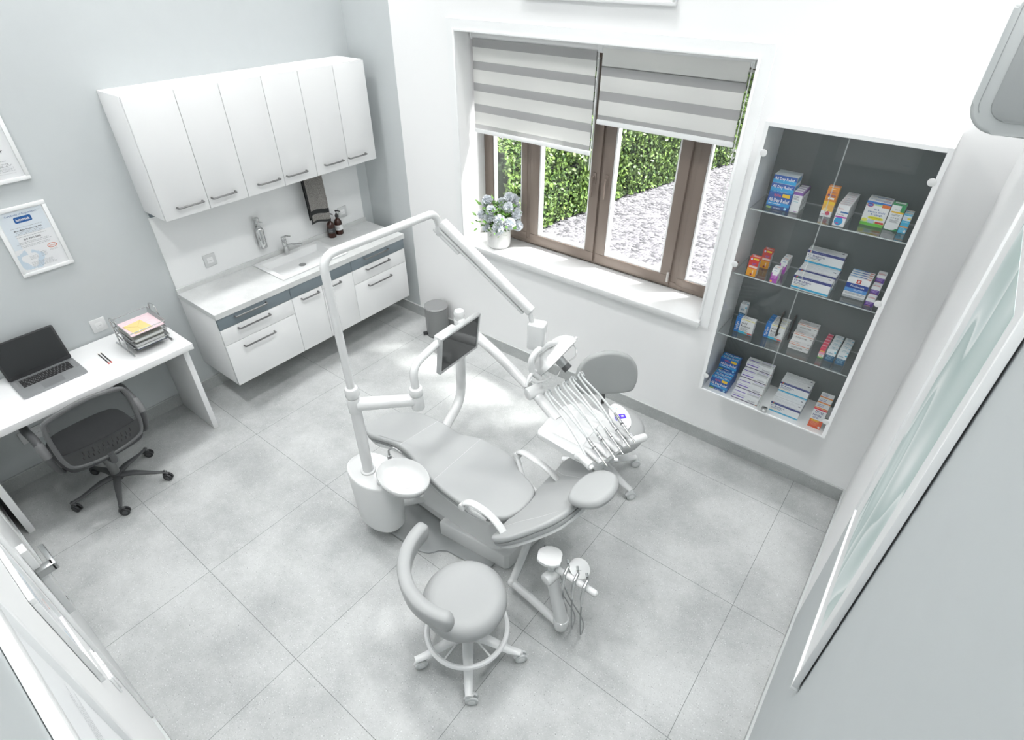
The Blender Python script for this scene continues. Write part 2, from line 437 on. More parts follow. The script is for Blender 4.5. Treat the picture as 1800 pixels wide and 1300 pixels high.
def rect(b, pl, u0, v0, u1, v1, m, lift=.0006): b.poly([pl(u0, v0, lift), pl(u1, v0, lift), pl(u1, v1, lift), pl(u0, v1, lift)], m)
def blurb(b, pl, u0, u1, v, n, m=M_ink2, dv=.0075, hgt=.0022, center=True):
    for i in range(n):
        k = rnd.uniform(.0, .22)*(u1-u0); a, c = (u0+k/2, u1-k/2) if center else (u0, u1-k)
        x = a
        while x < c:
            l = rnd.uniform(.004, .014); rect(b, pl, x, v-i*dv, min(c, x+l), v-i*dv+hgt, m); x += l+.0025
def cert_blue(b, pl, xd, zd, w, h, M, n, th):
    rect(b, pl, .025, h*.60, w-.025, h-.025, M_lb2, .0003)
    rect(b, pl, .025, h*.40, w*.24, h*.60, M_lb2, .0003)
    for k in range(26):     # world map ring at lower left
        a = k/26*2*PI
        if 1.1 < a < 1.6: continue
        c, s_ = math.cos(a), math.sin(a); r0, r1 = .038+.008*math.sin(3*a), .066+.006*math.sin(5*a+1)
        a2 = (k+1)/26*2*PI; c2, s2 = math.cos(a2), math.sin(a2)
        b.poly([pl(.078+c*r0, .088+s_*r0, .0005), pl(.078+c*r1, .088+s_*r1*.9, .0005), pl(.078+c2*r1, .088+s2*r1*.9, .0005), pl(.078+c2*r0, .088+s2*r0, .0005)], M_lb)
    b.text('Certificate of Registration', M_bink, pl(w*.5, h*.875), xd, zd, .0135, 'c', w=w*.58)
    oc = [(w*.5-.042, h*.765), (w*.5+.042, h*.765), (w*.5+.042, h*.765+.034), (w*.5-.042, h*.765+.034)]
    rr = []
    for (cx, cy), a0 in zip(((w*.5-.034, h*.765+.008), (w*.5+.034, h*.765+.008), (w*.5+.034, h*.765+.026), (w*.5-.034, h*.765+.026)), (PI, 1.5*PI, 0, .5*PI)):
        for k in range(4): rr.append(pl(cx+.008*math.cos(a0+k*PI/6), cy+.008*math.sin(a0+k*PI/6), .0006))
    b.poly(rr, M_bink)
    b.text('intertek', M_paper, pl(w*.5, h*.765+.010, .001), xd, zd, .022, 'c', True, w=.068)
    blurb(b, pl, .05, w-.05, h*.70, 1)
    b.text('Micro-Matics Precision Sdn Bhd', M_ink, pl(w*.5, h*.655), xd, zd, .0105, 'c', True)
    blurb(b, pl, .055, w-.055, h*.635, 3); blurb(b, pl, .045, w-.04, h*.565, 1)
    b.text('ISO 9001:2008', M_ink, pl(w*.5, h*.515), xd, zd, .014, 'c', True)
    blurb(b, pl, .045, w-.045, h*.485, 2); blurb(b, pl, .05, w-.045, h*.435, 2)
    el = [(w-.062+.024*math.cos(a/20*2*PI), .135+.014*math.sin(a/20*2*PI)) for a in range(20)]
    for k in range(20):
        p, q = el[k], el[(k+1) % 20]; f = lambda z, s_: (w-.062+(z[0]-w+.062)*s_, .135+(z[1]-.135)*s_)
        b.poly([pl(*p), pl(*q), pl(*f(q, .82)), pl(*f(p, .82))], M_oink)
    b.text('intertek', M_oink, pl(w-.062, .132), xd, zd, .009, 'c', True)
    blurb(b, pl, w-.085, w-.04, .114, 2, dv=.005, hgt=.0015)
    blurb(b, pl, .075, .12, .105, 4, dv=.006, hgt=.0016, center=False); blurb(b, pl, w-.13, w-.095, .115, 5, dv=.006, hgt=.0016, center=False)
    blurb(b, pl, .07, w-.06, .068, 6, dv=.0055, hgt=.0016, center=False)
def cert_worker(b, pl, xd, zd, w, h, M, n, th):
    b.text('Certified', M_ink, pl(w*.5, h*.62), xd, zd, .03, 'c'); b.text('Dental Worker', M_ink, pl(w-.065, h*.375), xd, zd, .030, 'r')
    blurb(b, pl, .06, w-.055, h*.27, 3, dv=.014)
    for k in range(3):
        b.tube([pl(w-.16+.04*k, .083), pl(w-.15+.04*k, .094), pl(w-.143+.04*k, .082), pl(w-.135+.04*k, .09)], .0006, M_ink, seg=4)
    rect(b, pl, w-.19, .0745, w-.05, .0752, M_ink2); blurb(b, pl, w-.17, w-.05, .068, 3, dv=.006, hgt=.0016); rect(b, pl, .04, .0445, w-.05, .0452, M_ink2)
def cert_plain(b, pl, xd, zd, w, h, M, n, th):
    b.text('Certificate', M_ink, pl(w*.5, h*.82), xd, zd, .025, 'c'); blurb(b, pl, .05, w-.05, h*.72, 5, dv=.013)
    b.text('Intertek', M_bink, pl(.05, .055), xd, zd, .018, 'l', True); blurb(b, pl, .05, w-.05, h*.45, 6, dv=.014)
    rect(b, pl, w*.3, h*.3, w*.34, h*.5, M_oink)
framed('certificate_frame', 'white framed registration certificate with a blue logo above the laptop', 'certificate', (0, -2.565, 1.275), (0, 1, 0), .265, .388, cert_blue, nrm=(1, 0, 0), group='framed certificates')
framed('certificate_frame', 'white framed certificate with a signature, hung highest on the grey wall', 'certificate', (0, -2.60, 1.785), (0, 1, 0), .295, .40, cert_worker, nrm=(1, 0, 0), group='framed certificates')

# ------------------------------------------------------------------ wall sockets
def socket(label, o, xd, nrm, w=.088, ring=M_plast, outlets=1, group='wall sockets'):
    o = Vector(o); xd = Vector(xd); n = Vector(nrm)
    M = Matrix(((xd.x, n.x, 0, o.x), (xd.y, n.y, 0, o.y), (0, 0, 1, o.z), (0, 0, 0, 1)))
    t = thing('wall_socket', label, 'socket', o, group)
    W2 = w/2; H2 = .0445
    obj('cover_plate', MB().box(-W2, W2, .0005, .009, -H2, H2, ring, .002, M=M), t)
    for k in range(outlets):
        cx = (k-(outlets-1)/2)*.045
        ins = MB().box(cx-.021, cx+.021, .009, .0105, -.021, .021, M_matt, .001, M=M)
        for dx in (-.0075, 0, .0075): ins.cyl((cx+dx, .0105, -.002), (cx+dx, .0108, -.002), .0018, M_dgrey, seg=8, M=M)
        ins.tube([(cx+.014*math.cos(a), .0105, .014*math.sin(a)) for a in [2*PI*q/20 for q in range(20)]], .0006, M_greyp, seg=4, closed=True, M=M)
        obj('socket_insert', ins, t)
    return t
socket('square white wall socket on the grey wall beside the wire letter tray', (0, -2.335, .84), (0, 1, 0), (1, 0, 0))
socket('wide double white socket low on the grey wall under the desk', (0, -2.93, .32), (0, 1, 0), (1, 0, 0), w=.15, outlets=2)
M_sil = mat('silver_socket_ring', (.60, .61, .61), .35, .2)
socket('silver rimmed socket on the splashback left of the chrome soap dispenser', (.0125, -1.527, 1.0), (0, 1, 0), (1, 0, 0), ring=M_sil)
socket('silver rimmed socket on the splashback behind the brown pump bottles', (.0125, -.33, 1.0), (0, 1, 0), (1, 0, 0), ring=M_sil)

# ------------------------------------------------------------------ wall-hung kitchen run
def pull(y0, y1, z, x, parent, m=M_dmetal):
    h = MB(); h.tube(fillet([(x, y0+.004, z), (x+.026, y0+.004, z), (x+.026, y1-.004, z), (x, y1-.004, z)], .007, 3), .0062, m, seg=8)
    return obj('handle', h, parent)
UZ0, UZ1 = 1.447, 2.16
ux = [-1.818, -1.527, -1.254, -.962, -.685, -.393, -.112]
unames = ['leftmost white double-door wall cabinet above the sink run', 'middle white double-door wall cabinet above the towel', 'rightmost white double-door wall cabinet above the brown bottles']
for i in range(3):
    a, c = ux[2*i], ux[2*i+2]
    t = thing('wall_cabinet', unames[i], 'cabinet', (.15, (a+c)/2, UZ0), 'white wall cabinets')
    obj('carcass', MB().box(.001, .278, a+.0005, c-.0005, UZ0, UZ1, M_matt, .001), t)
    for j in (0, 1):
        p, q = ux[2*i+j], ux[2*i+j+1]
        d = obj('door', MB().box(.281, .300, p+.0015, q-.0015, UZ0+.0015, UZ1-.004, M_gloss, .0015), t)
        wd = .172; yc = q-.028-wd/2 if j == 0 and i != 1 else p+.02+wd/2
        yc = [(-1.648), (-1.4215), (-1.085), (-.8575), (-.528), (-.302)][2*i+j]
        pull(yc-wd/2, yc+wd/2, 1.512, .300, d)
BZ0, BZ1 = .253, .81
by = [-1.815, -1.25, -.682, -.108]
blab = ['left white drawer unit of the hanging base cabinets, beside the desk', 'middle white two-door unit hanging under the sink', 'right white drawer unit hanging in the corner by the pedal bin']
for i in range(3):
    a, c = by[i], by[i+1]
    t = thing('base_cabinet', blab[i], 'cabinet', (.25, (a+c)/2, BZ0), 'white hanging base cabinets')
    obj('carcass', MB().box(.001, .478, a+.0005, c-.0005, BZ0, BZ1-.001, M_matt, .001), t)
    x0, x1 = .481, .50
    if i != 1:
        d = obj('drawer', MB().box(x0, x1, a+.001, c-.0015, .722, BZ1-.003, M_blue, .001), t, label='slate blue top drawer front')
        hy0, hy1 = ((-1.695, -1.445) if i == 0 else (-.548, -.293))
        pull(hy0, hy1, .785, x1, d)
        d = obj('drawer', MB().box(x0, x1, a+.001, c-.0015, .598, .719, M_gloss, .001), t); pull(hy0, hy1, .69, x1, d)
        d = obj('drawer', MB().box(x0, x1, a+.001, c-.0015, BZ0+.001, .595, M_gloss, .001), t); pull(hy0, hy1, .542, x1, d)
    else:
        obj('filler_panel', MB().box(x0, x1, a+.001, c-.0015, .722, BZ1-.003, M_blue, .001), t, label='slate blue panel above the doors')
        m_ = -.965-.015
        for j, (p, q) in enumerate(((a, m_), (m_, c))):
            d = obj('door', MB().box(x0, x1, p+.0015, q-.0015, BZ0+.001, .719, M_gloss, .001), t)
            pull(*((-1.177, -1.019) if j == 0 else (-.968, -.808)), .69, x1, d)
wt = MB()      # worktop with a cut-out for the sink
sx0, sx1, sy0, sy1 = .055, .435, -1.235, -.66
ty0, ty1, tz0, tz1 = -1.82, -.10, .811, .85
wt.box(.0, sx0, ty0, ty1, tz0, tz1, M_worktop); wt.box(sx1, .508, ty0, ty1, tz0, tz1, M_worktop)
wt.box(sx0, sx1, ty0, sy0, tz0, tz1, M_worktop); wt.box(sx0, sx1, sy1, ty1, tz0, tz1, M_worktop)
wt.box(0.0125, .03, ty0, ty1-.005, tz1, .885, M_worktop, .001)
obj('worktop', wt, smooth=0, label='long pale speckled stone worktop on the hanging base cabinets', cat='worktop')
M_splash = mat('white_splashback', (.78, .79, .79), .25)
obj('splashback', MB().box(.0005, .012, -1.812, -.108, .851, 1.40, M_splash), label='glossy white splashback panel behind the sink', cat='splashback')
obj('mounting_rail', MB().box(.0005, .02, -1.80, -.12, 1.402, 1.4465, M_blue), label='slate blue strip on the wall just under the wall cabinets', cat='strip')
sk = thing('sink', 'wide white rectangular sink let into the worktop', 'sink', (.245, -.95, .80))
r = MB(); z = .8505; R0 = (.046, .444, -1.245, -.651); I0 = (.105, .405, -1.205, -.70)
M_sink = mat('white_composite_sink', (.72, .73, .73), .35)
def ringbox(mb, o, i, z0, z1, m, bev=.003):
    mb.box(o[0], o[1], o[2], i[2], z0, z1, m, bev); mb.box(o[0], o[1], i[3], o[3], z0, z1, m, bev)
    mb.box(o[0], i[0], i[2], i[3], z0, z1, m, bev); mb.box(i[1], o[1], i[2], i[3], z0, z1, m, bev)
ringbox(r, R0, I0, z, z+.010, M_sink, .002); obj('rim', r, sk)
b_ = MB(); zb_ = .818
bv = [(I0[0], I0[2]), (I0[1], I0[2]), (I0[1], I0[3]), (I0[0], I0[3])]
ins = [(I0[0]+.018, I0[2]+.018), (I0[1]-.018, I0[2]+.018), (I0[1]-.018, I0[3]-.018), (I0[0]+.018, I0[3]-.018)]
b_.poly([(x, y, .81) for x, y in ins], M_sink)
for k in range(4):
    p, q, u, v = bv[k], bv[(k+1) % 4], ins[(k+1) % 4], ins[k]
    b_.poly([(*p, z+.008), (*q, z+.008), (*u, .81), (*v, .81)], M_sink)
obj('basin', b_, sk, smooth=0, normals=False)
dr = MB(); dr.cyl((.25, -.95, .811), (.25, -.95, .814), .028, M_metal, seg=24, bev=.001); obj('drain', dr, sk)
fa = thing('faucet', 'chrome mixer tap standing behind the sink', 'faucet', (.085, -.963, .861))
q = MB(); q.cyl((.085, -.963, .861), (.085, -.963, .985), .019, M_chrome, seg=20, bev=.002); obj('body', q, fa)
q = MB(); q.tube([(.085, -.958, .925), (.14, -.93, .945), (.20, -.90, .952), (.212, -.894, .945)], [.013, .012, .012, .011], M_chrome, seg=14); obj('spout', q, fa)
q = MB(); q.cyl((.085, -.963, .986), (.085, -.963, 1.005), .019, M_chrome, seg=20, bev=.003); q.tube([(.085, -.963, 1.003), (.11, -.95, 1.015), (.14, -.933, 1.013)], .006, M_chrome, seg=10); obj('lever', q, fa)
sd = thing('soap_dispenser', 'chrome wall-mounted soap dispenser left of the tap', 'dispenser', (.04, -1.117, .96))
q = MB(); q.lathe([(0, 0), (.027, 0), (.03, .004), (.03, .145), (.026, .155), (.015, .163), (.015, .172), (0, .172)], M_chrome, 28, Matrix.Translation((.045, -1.117, .96))); obj('bottle', q, sd)
q = MB(); q.lathe([(0, 0), (.011, 0), (.011, .025), (.018, .027), (.018, .062), (.015, .066), (0, .066)], M_chrome, 24, Matrix.Translation((.045, -1.117, 1.132))); q.tube([(.055, -1.112, 1.165), (.085, -1.10, 1.165), (.087, -1.10, 1.158)], .004, M_chrome, seg=8); obj('pump', q, sd)
q = MB(); q.box(.0125, .022, -1.13, -1.104, 1.0, 1.06, M_chrome, .002); obj('wall_bracket', q, sd)
# brown bottles
M_amber = mat('amber_glass', (.040, .013, .009), .10, coat=.15)
M_label_b = mat('black_label', (.03, .03, .032), .5); M_label_w = mat('white_label', (.75, .76, .76), .5)
def bottle(x, y, lab, lm, tm, label):
    t = thing('pump_bottle', label, 'bottle', (x, y, .85), 'brown pump bottles'); T = Matrix.Translation((x, y, .8505))
    obj('bottle', MB().lathe([(0, 0), (.03, 0), (.0335, .004), (.0335, .095), (.031, .112), (.022, .128), (.012, .137), (.012, .148), (0, .148)], M_amber, 28, T), t)
    l = MB(); l.lathe([(.0338, .042), (.0342, .042), (.0342, .086), (.0338, .086)], lm, 28, T)
    for s_, zz in ((.008, .074), (.006, .062), (.005, .055)):
        l.box(.0345, .0348, -.018, .018-rnd.random()*.01, zz, zz+.0022, tm, M=T @ Matrix.Rotation(-.75, 4, 'Z'))
    obj('label', l, t)
    p = MB(); p.cyl((0, 0, .148), (0, 0, .168), .0145, M_black, M=T, seg=18, bev=.001); p.cyl((0, 0, .168), (0, 0, .178), .009, M_black, M=T, seg=12)
    p.cyl((0, 0, .178), (0, 0, .198), .0035, M_black, M=T, seg=8); p.tube([(-.006, .004, .2), (.012, -.006, .203), (.03, -.014, .2), (.033, -.016, .192)], [.006, .006, .004, .003], M_black, M=T @ Matrix.Rotation(.9, 4, 'Z'), seg=8)
    obj('pump', p, t)
bottle(.080, -.515, 0, M_label_b, M_ink2, 'brown pump bottle with a black label, left one of the pair on the worktop')
bottle(.072, -.433, 0, M_label_w, M_ink, 'brown pump bottle with a white label, right one of the pair on the worktop')
# towel rail and towel
tr = thing('towel_rail', 'thin steel pull-out rail under the wall cabinets holding the towel', 'towel rail', (.12, -.66, 1.40))
for y_ in (-.86, -.50): obj('bracket', MB().box(.022, .12, y_, y_+.022, 1.425, 1.4465, M_trim, .002), tr)
q = MB(); q.tube(fillet([(.10, -.85, 1.43), (.10, -.85, 1.405), (.10, -.49, 1.405), (.10, -.49, 1.43)], .008, 3), .004, M_metal, seg=8); obj('rail', q, tr)
mt, nt, bs = nmat('taupe_towel'); MATS['towel'] = mt
no = nt.nodes.new('ShaderNodeTexNoise'); no.inputs['Scale'].default_value = 220; ge = nt.nodes.new('ShaderNodeNewGeometry'); nt.links.new(ge.outputs['Position'], no.inputs['Vector'])
cr = nt.nodes.new('ShaderNodeValToRGB'); cr.color_ramp.elements[0].position = .3; cr.color_ramp.elements[0].color = (.20, .19, .175, 1); cr.color_ramp.elements[1].position = .7; cr.color_ramp.elements[1].color = (.58, .56, .53, 1)
nt.links.new(no.outputs['Fac'], cr.inputs[0]); nt.links.new(cr.outputs[0], bs.inputs['Base Color']); bs.inputs['Roughness'].default_value = .95
M_tdark = mat('charcoal_towel_band', (.055, .058, .06), .9)
tw = thing('hand_towel', 'taupe hand towel with a charcoal stripe hanging over the rail', 'towel', (.1, -.62, 1.0))
def towel_sheet(x, z0, z1, y0, y1, m):
    mb = MB(); n = 14; k = 22; g = []
    for i in range(k+1):
        row = []
        for j in range(n+1):
            u = j/n; v = i/k; zz = z1+(z0-z1)*v; amp = .006*v
            xx = x+amp*math.sin(u*7+1.2)+.004*v
            row.append(mb.bm.verts.new((xx, y0+(y1-y0)*u+.006*v*math.sin(v*3), zz+.012*v*math.sin(u*4.2+.6))))
        g.append(row)
    a = mb.mi(m); b = mb.mi(M_tdark)
    for i in range(k):
        for j in range(n):
            f = mb.bm.faces.new((g[i][j], g[i][j+1], g[i+1][j+1], g[i+1][j])); f.material_index = b if (i in (16, 17) or i == k-1 or j == 0) else a
    r = bmesh.ops.solidify(mb.bm, geom=list(mb.bm.faces), thickness=.006)
    return mb
obj('front_layer', towel_sheet(.110, 1.02, 1.408, -.708, -.528, mt), tw)
obj('rear_layer', towel_sheet(.092, 1.05, 1.408, -.712, -.532, mt), tw)
obj('fold', MB().tube([(.102, -.712, 1.410), (.102, -.526, 1.410)], .0135, mt, seg=12), tw)

# ------------------------------------------------------------------ desk with laptop, letter tray, pencils
dk = thing('desk', 'long white desk against the grey wall under the laptop', 'desk', (.27, -2.64, 0))
DT = .75
obj('desk_top', MB().box(.012, .54, -3.262, -2.022, DT-.04, DT, M_matt, .001), dk)
for y0 in (-2.075, -3.245): obj('side_panel', MB().box(.03, .468, y0, y0+.035, 0.0, DT-.0405, M_matt, .001), dk)
obj('back_panel', MB().box(.035, .052, -3.209, -2.076, .60, DT-.0405, M_blue), dk, label='slate blue panel below the desk top')
lp = thing('laptop', 'open grey laptop with a black screen on the desk', 'laptop', (.235, -2.733, DT))
M_alu = mat('space_grey_aluminium', (.33, .34, .345), .38, .55); M_scr = mat('dark_screen', (.028, .030, .031), .22); M_key = mat('black_key', (.012, .012, .013), .5)
rr = lambda x0, x1, y0, y1, r, n=5: [(cx+r*math.cos(a0+k*PI/2/n), cy+r*math.sin(a0+k*PI/2/n)) for (cx, cy), a0 in (((x1-r, y1-r), 0), ((x0+r, y1-r), PI/2), ((x0+r, y0+r), PI), ((x1-r, y0+r), 1.5*PI)) for k in range(n+1)]
q = MB(); q.prism(rr(.118, .352, -2.901, -2.568, .012), DT+.0005, DT+.012, M_alu, .002); q.box(.262, .338, -2.79, -2.68, DT+.012, DT+.0123, mat('trackpad', (.30, .31, .315), .3, .5)); obj('base', q, lp)
q = MB(); kz = DT+.012
for i, (xa, xb, nk) in enumerate(((.146, .154, 14), (.157, .172, 13), (.175, .190, 13), (.193, .208, 12), (.211, .226, 11), (.229, .243, 8))):
    ws = [1.]*nk
    if i == 5: ws = [1, 1, 1, 5.2, 1, 1, 1, 1]
    if i in (2, 3, 4): ws[0] = 1.5+.2*(i-2); ws[-1] = 1.5+.2*(i-2)
    tot = sum(ws); y = -2.864; L = .263
    for w_ in ws:
        d = L*w_/tot; q.box(xa, xb, y+.001, y+d-.0015, kz, kz+.0012, M_key, .0003, seg=1); y += d
obj('keyboard', q, lp)
for y in (-2.893, -2.59): obj('speaker_grille', MB().box(.14, .25, y, y+.016, DT+.012, DT+.0122, mat('speaker_mesh', (.22, .225, .23), .5)), lp)
ML = Matrix.Translation((.118, 0, DT+.012)) @ Matrix.Rotation(math.radians(-15.5), 4, 'Y')
q = MB(); q.prism([(a, b) for a, b in rr(0.0, .226, -2.901, -2.568, .010)], -.003, .003, M_black, .0012, M=ML @ Matrix.Rotation(-PI/2, 4, 'Y')); lid = obj('lid', q, lp)
q = MB(); q.box(.003, .0034, -2.890, -2.579, .022, .217, M_scr, M=ML); obj('screen', q, lid)

lt = thing('letter_tray', 'three-tier wire letter tray at the right end of the desk', 'letter tray', (.27, -2.2, DT))
M_wire = mat('silver_wire', (.58, .59, .59), .25, .9); M_meshm = mat('silver_wire_mesh', (.36, .37, .375), .4, .6, alpha=.55)
yL, yR = -2.325, -2.075
def tier(z, x0, x1, y0, y1):
    q = MB()
    q.tube(fillet([(x0, y0, z+.040), (x1, y0, z+.030), (x1, y1, z+.030), (x0, y1, z+.040), (x0, y0, z+.0401)], .012, 4), .0032, M_wire, seg=8)
    p = obj('tier', q, lt)
    m_ = MB(); m_.box(x0+.010, x1-.010, y0+.008, y1-.008, z+.001, z+.0022, M_meshm)
    m_.poly([(x0, y0, z+.040), (x1, y0, z+.030), (x1-.010, y0+.008, z+.001), (x0+.010, y0+.008, z+.001)], M_meshm)
    m_.poly([(x0, y1, z+.040), (x1, y1, z+.030), (x1-.010, y1-.008, z+.001), (x0+.010, y1-.008, z+.001)], M_meshm)
    obj('mesh_panel', m_, p, smooth=0, normals=False)
yl, yr = yL+.016, yR-.016
tier(.786, .185, .428, yl, yr); tier(.842, .195, .440, yl, yr); tier(.898, .205, .455, yl, yr)
for y in (yL+.005, yR-.005):
    q = MB(); q.tube([(.150, y, .757), (.403, y, .757)], .005, M_wire, seg=8)
    q.tube(fillet([(.225, y, .757), (.228, y, .972), (.33, y, .985), (.345, y, .93), (.330, y, .757)], .03, 6), .0040, M_wire, seg=8)
    q.cyl((.401, y, .7505), (.401, y, .758), .0055, M_wire, seg=10); q.cyl((.152, y, .7505), (.152, y, .758), .0055, M_wire, seg=10)
    obj('side_frame', q, lt)
M_pink = mat('pink_paper', (.72, .56, .59), .7); M_yel = mat('yellow_envelope', (.66, .52, .22), .7); M_wp = mat('white_paper_sheet', (.80, .80, .79), .7)
q = MB(); q.box(.218, .443, yl+.010, yr-.008, .9005, .9025, M_pink)
for k in range(7): q.box(.235+.027*k, .240+.027*k, yl+.05, yr-.03-.02*(k % 3), .9025, .9028, mat('pink_print', (.64, .48, .53), .7))
obj('paper_sheet', q, label='pink printed sheet lying in the top tier of the letter tray', cat='paper', smooth=0)
q = MB(); Me = Matrix.Translation((.352, -2.222, .903)) @ Matrix.Rotation(.10, 4, 'Z')
q.box(-.072, .072, -.055, .055, 0, .0015, M_yel, M=Me); q.tube([(-.072, -.055, .002), (.0, 0, .002), (-.072, .055, .002)], .0008, mat('envelope_fold', (.45, .33, .12), .7), seg=5, M=Me)
q.tube([(0, 0, .002), (.072, .002, .002)], .0009, MATS['envelope_fold'], seg=5, M=Me)
obj('envelope', q, label='small yellow envelope lying on the pink sheet in the letter tray', cat='envelope')
def stack(z0, hs, x0, x1, cols, labels):
    z = z0
    for h_, c_, l_ in zip(hs, cols, labels):
        q = MB(); q.box(x0, x1, yl+.022, yr-.022, z, z+h_*.12, c_); q.box(x0+.001, x1-.002, yl+.023, yr-.024, z+h_*.12, z+h_*.88, M_wp); q.box(x0, x1, yl+.022, yr-.022, z+h_*.88, z+h_, c_)
        obj('notebook', q, label=l_, cat='notebook', group='notebooks in the letter tray'); z += h_+.0005
stack(.8447, [.022], .215, .425, [mat('cream_cover', (.68, .67, .60), .6)], ['thick cream notebook in the middle tier of the letter tray'])
stack(.7887, [.018, .018], .205, .410, [mat('navy_cover', (.05, .07, .16), .5), M_wp], ['navy edged notebook at the bottom of the letter tray', 'white notebook on top of the navy one in the bottom tier'])
for (a, b_, l_) in (((.187, -2.450), (.357, -2.452), 'black pencil with a red end, left of the pair on the desk'), ((.189, -2.434), (.354, -2.4365), 'black pencil with a red end, right of the pair, nearer the letter tray')):
    t = thing('pencil', l_, 'pencil', (.27, a[1], DT), 'pencils on the desk'); z = DT+.0038
    A, C_ = Vector((*a, z)), Vector((*b_, z)); d = C_-A
    q = MB(); q.cyl(A+d*.09, A+d*.92, .0036, M_black, seg=6); obj('barrel', q, t)
    q = MB(); q.cyl(A, A+d*.09, .0008, mat('pencil_wood', (.55, .42, .25), .6), r2=.0036, seg=8); obj('tip', q, t)
    q = MB(); q.cyl(A+d*.92, C_, .0038, mat('red_pencil_end', (.60, .05, .04), .5), seg=8); obj('end_cap', q, t)

# ------------------------------------------------------------------ casters and chairs (built about the origin, then placed)
def caster(t, x, y, ang, r, m, m2, parent_name='caster'):
    M = Matrix.Translation((x, y, r)) @ Matrix.Rotation(ang, 4, 'Z')
    q = MB()
    for s_ in (-1, 1):
        q.cyl((.012, s_*.004, 0), (.012, s_*.017, 0), r, m2, seg=20, bev=.004, M=M); q.cyl((.012, s_*.017, 0), (.012, s_*.0185, 0), r*.55, m, seg=16, M=M)
    w = obj('caster', q, t)
    q = MB(); q.tube([(-.02, 0, .004), (-.012, 0, .02), (.006, 0, r+.006), (.02, 0, r-.002)], [.006, .008, .009, .006], m, seg=8, M=M); q.cyl((0, 0, r-.002), (0, 0, r+.026), .007, m, seg=10, M=M)
    obj('caster_hood', q, w)
def star(t, R, angs, zh, zt, hub, m, m2, wr, w0=.026, w1=.015, cast=None):
    for k, a in enumerate(angs):
        q = MB(); d = Vector((math.cos(a), math.sin(a), 0))
        q.tube([d*.02+Vector((0, 0, zh)), d*(R*.35)+Vector((0, 0, zh-.002)), d*(R*.8)+Vector((0, 0, zt+.006)), d*(R+.012)+Vector((0, 0, zt))], [w0, w0*.9, w1, w1*.8], m, seg=12, up=(0, 0, 1), flat=.62)
        obj('base_leg', q, t)
        caster(t, R*math.cos(a), R*math.sin(a), (cast or [a+.9]*5)[k], wr, m, m2)
    q = MB(); q.cyl((0, 0, zh-.03), (0, 0, zh+.025), hub, m, seg=20, bev=.005); obj('hub', q, t)

# office chair at the desk: back towards the room
oc = thing('office_chair', 'charcoal mesh-back office chair on five casters at the desk', 'chair')
ocx, ocy = .517, -2.729
a0 = math.atan2(-2.527+2.729, .685-.517)
star(oc, .268, [a0+2*PI*k/5 for k in range(5)], .105, .068, .034, M_dgrey, M_black, .027, w0=.024, w1=.013, cast=[.6, .9, .75, .5, 1.0])
q = MB(); q.cyl((0, 0, .12), (0, 0, .26), .026, mat('grey_gas_sleeve', (.19, .195, .195), .35, .3), seg=20); q.cyl((0, 0, .26), (0, 0, .36), .016, M_dmetal, seg=16); obj('gas_lift', q, oc)
q = MB(); q.box(-.13, .11, -.08, .08, .352, .378, M_dgrey, .006); obj('seat_plate', q, oc)
so = catmull([(-.23, -.15), (-.245, 0), (-.23, .15), (-.17, .21), (.0, .222), (.15, .205), (.195, .13), (.205, 0), (.195, -.13), (.15, -.205), (0, -.222), (-.17, -.21)], 5)
q = MB(); q.cushion(so, .38, .435, mat('charcoal_seat_fabric', (.062, .064, .066), .85), .024, crown=.006); obj('seat', q, oc, smooth=60)
# back: frame in a plane leaning back; local (v across, u up)
bx, lean = .212, .10
def bp(v, u, off=0.): return Vector((bx+u*lean+off-.35*v*v, v, .40+u))
fr = catmull([(-.165, .045), (-.205, .11), (-.212, .24), (-.205, .36), (-.172, .415), (0, .447), (.172, .415), (.205, .36), (.212, .24), (.205, .11), (.165, .045), (0, .022)], 5)
q = MB(); q.tube([bp(p.x, p.y) for p in fr], .0125, mat('grey_back_frame', (.115, .118, .12), .5), seg=10, closed=True); bf = obj('back_frame', q, oc)
q = MB(); n = 24
def fan(pts, off, m, q):
    c = q.bm.verts.new(bp(0, .25, off)); vs = [q.bm.verts.new(bp(p.x*.985, .235+(p.y-.235)*.985, off)) for p in pts]; mid = [q.bm.verts.new(bp(p.x*.5, .235+(p.y-.235)*.5, off)) for p in pts]
    i = q.mi(m)
    for k in range(len(pts)):
        k2 = (k+1) % len(pts)
        q.bm.faces.new((vs[k], vs[k2], mid[k2], mid[k])).material_index = i; q.bm.faces.new((mid[k], mid[k2], c)).material_index = i
fan(fr, -.003, M_mesh, q); obj('back_mesh', q, oc, smooth=60, normals=False)
# lower solid band with two rows of slots
lo = MB(); cols = 40; rows = 6; g = []
slot = set()
def edge_x(u):
    return .165+(.205-.165)*min(1, max(0, (u-.03)/.08))
for i in range(13):
    u = .022+.125*i/12; row = []
    for j in range(81):
        v = (j/80*2-1)
        uu = .024+(.02*(v*v))+(.118+.012*(1-v*v)-.0)*i/12
        row.append(lo.bm.verts.new(bp(v*(.168+.036*min(1, i/5)), uu, .006)))
    g.append(row)
mi_ = lo.mi(MATS['grey_back_frame'])
for i in range(12):
    for j in range(80):
        c1 = (j % 5 == 2 and 12 < j < 68)
        if c1 and ((j//5) % 2 == 0 and i in (6, 7, 8) or (j//5) % 2 == 1 and i in (7, 8, 9)): continue
        if (j % 5 == 0 and 14 < j < 66) and i in (4, 5): continue
        lo.bm.faces.new((g[i][j], g[i][j+1], g[i+1][j+1], g[i+1][j])).material_index = mi_
bmesh.ops.solidify(lo.bm, geom=list(lo.bm.faces), thickness=.006)
obj('lumbar_panel', lo, bf)
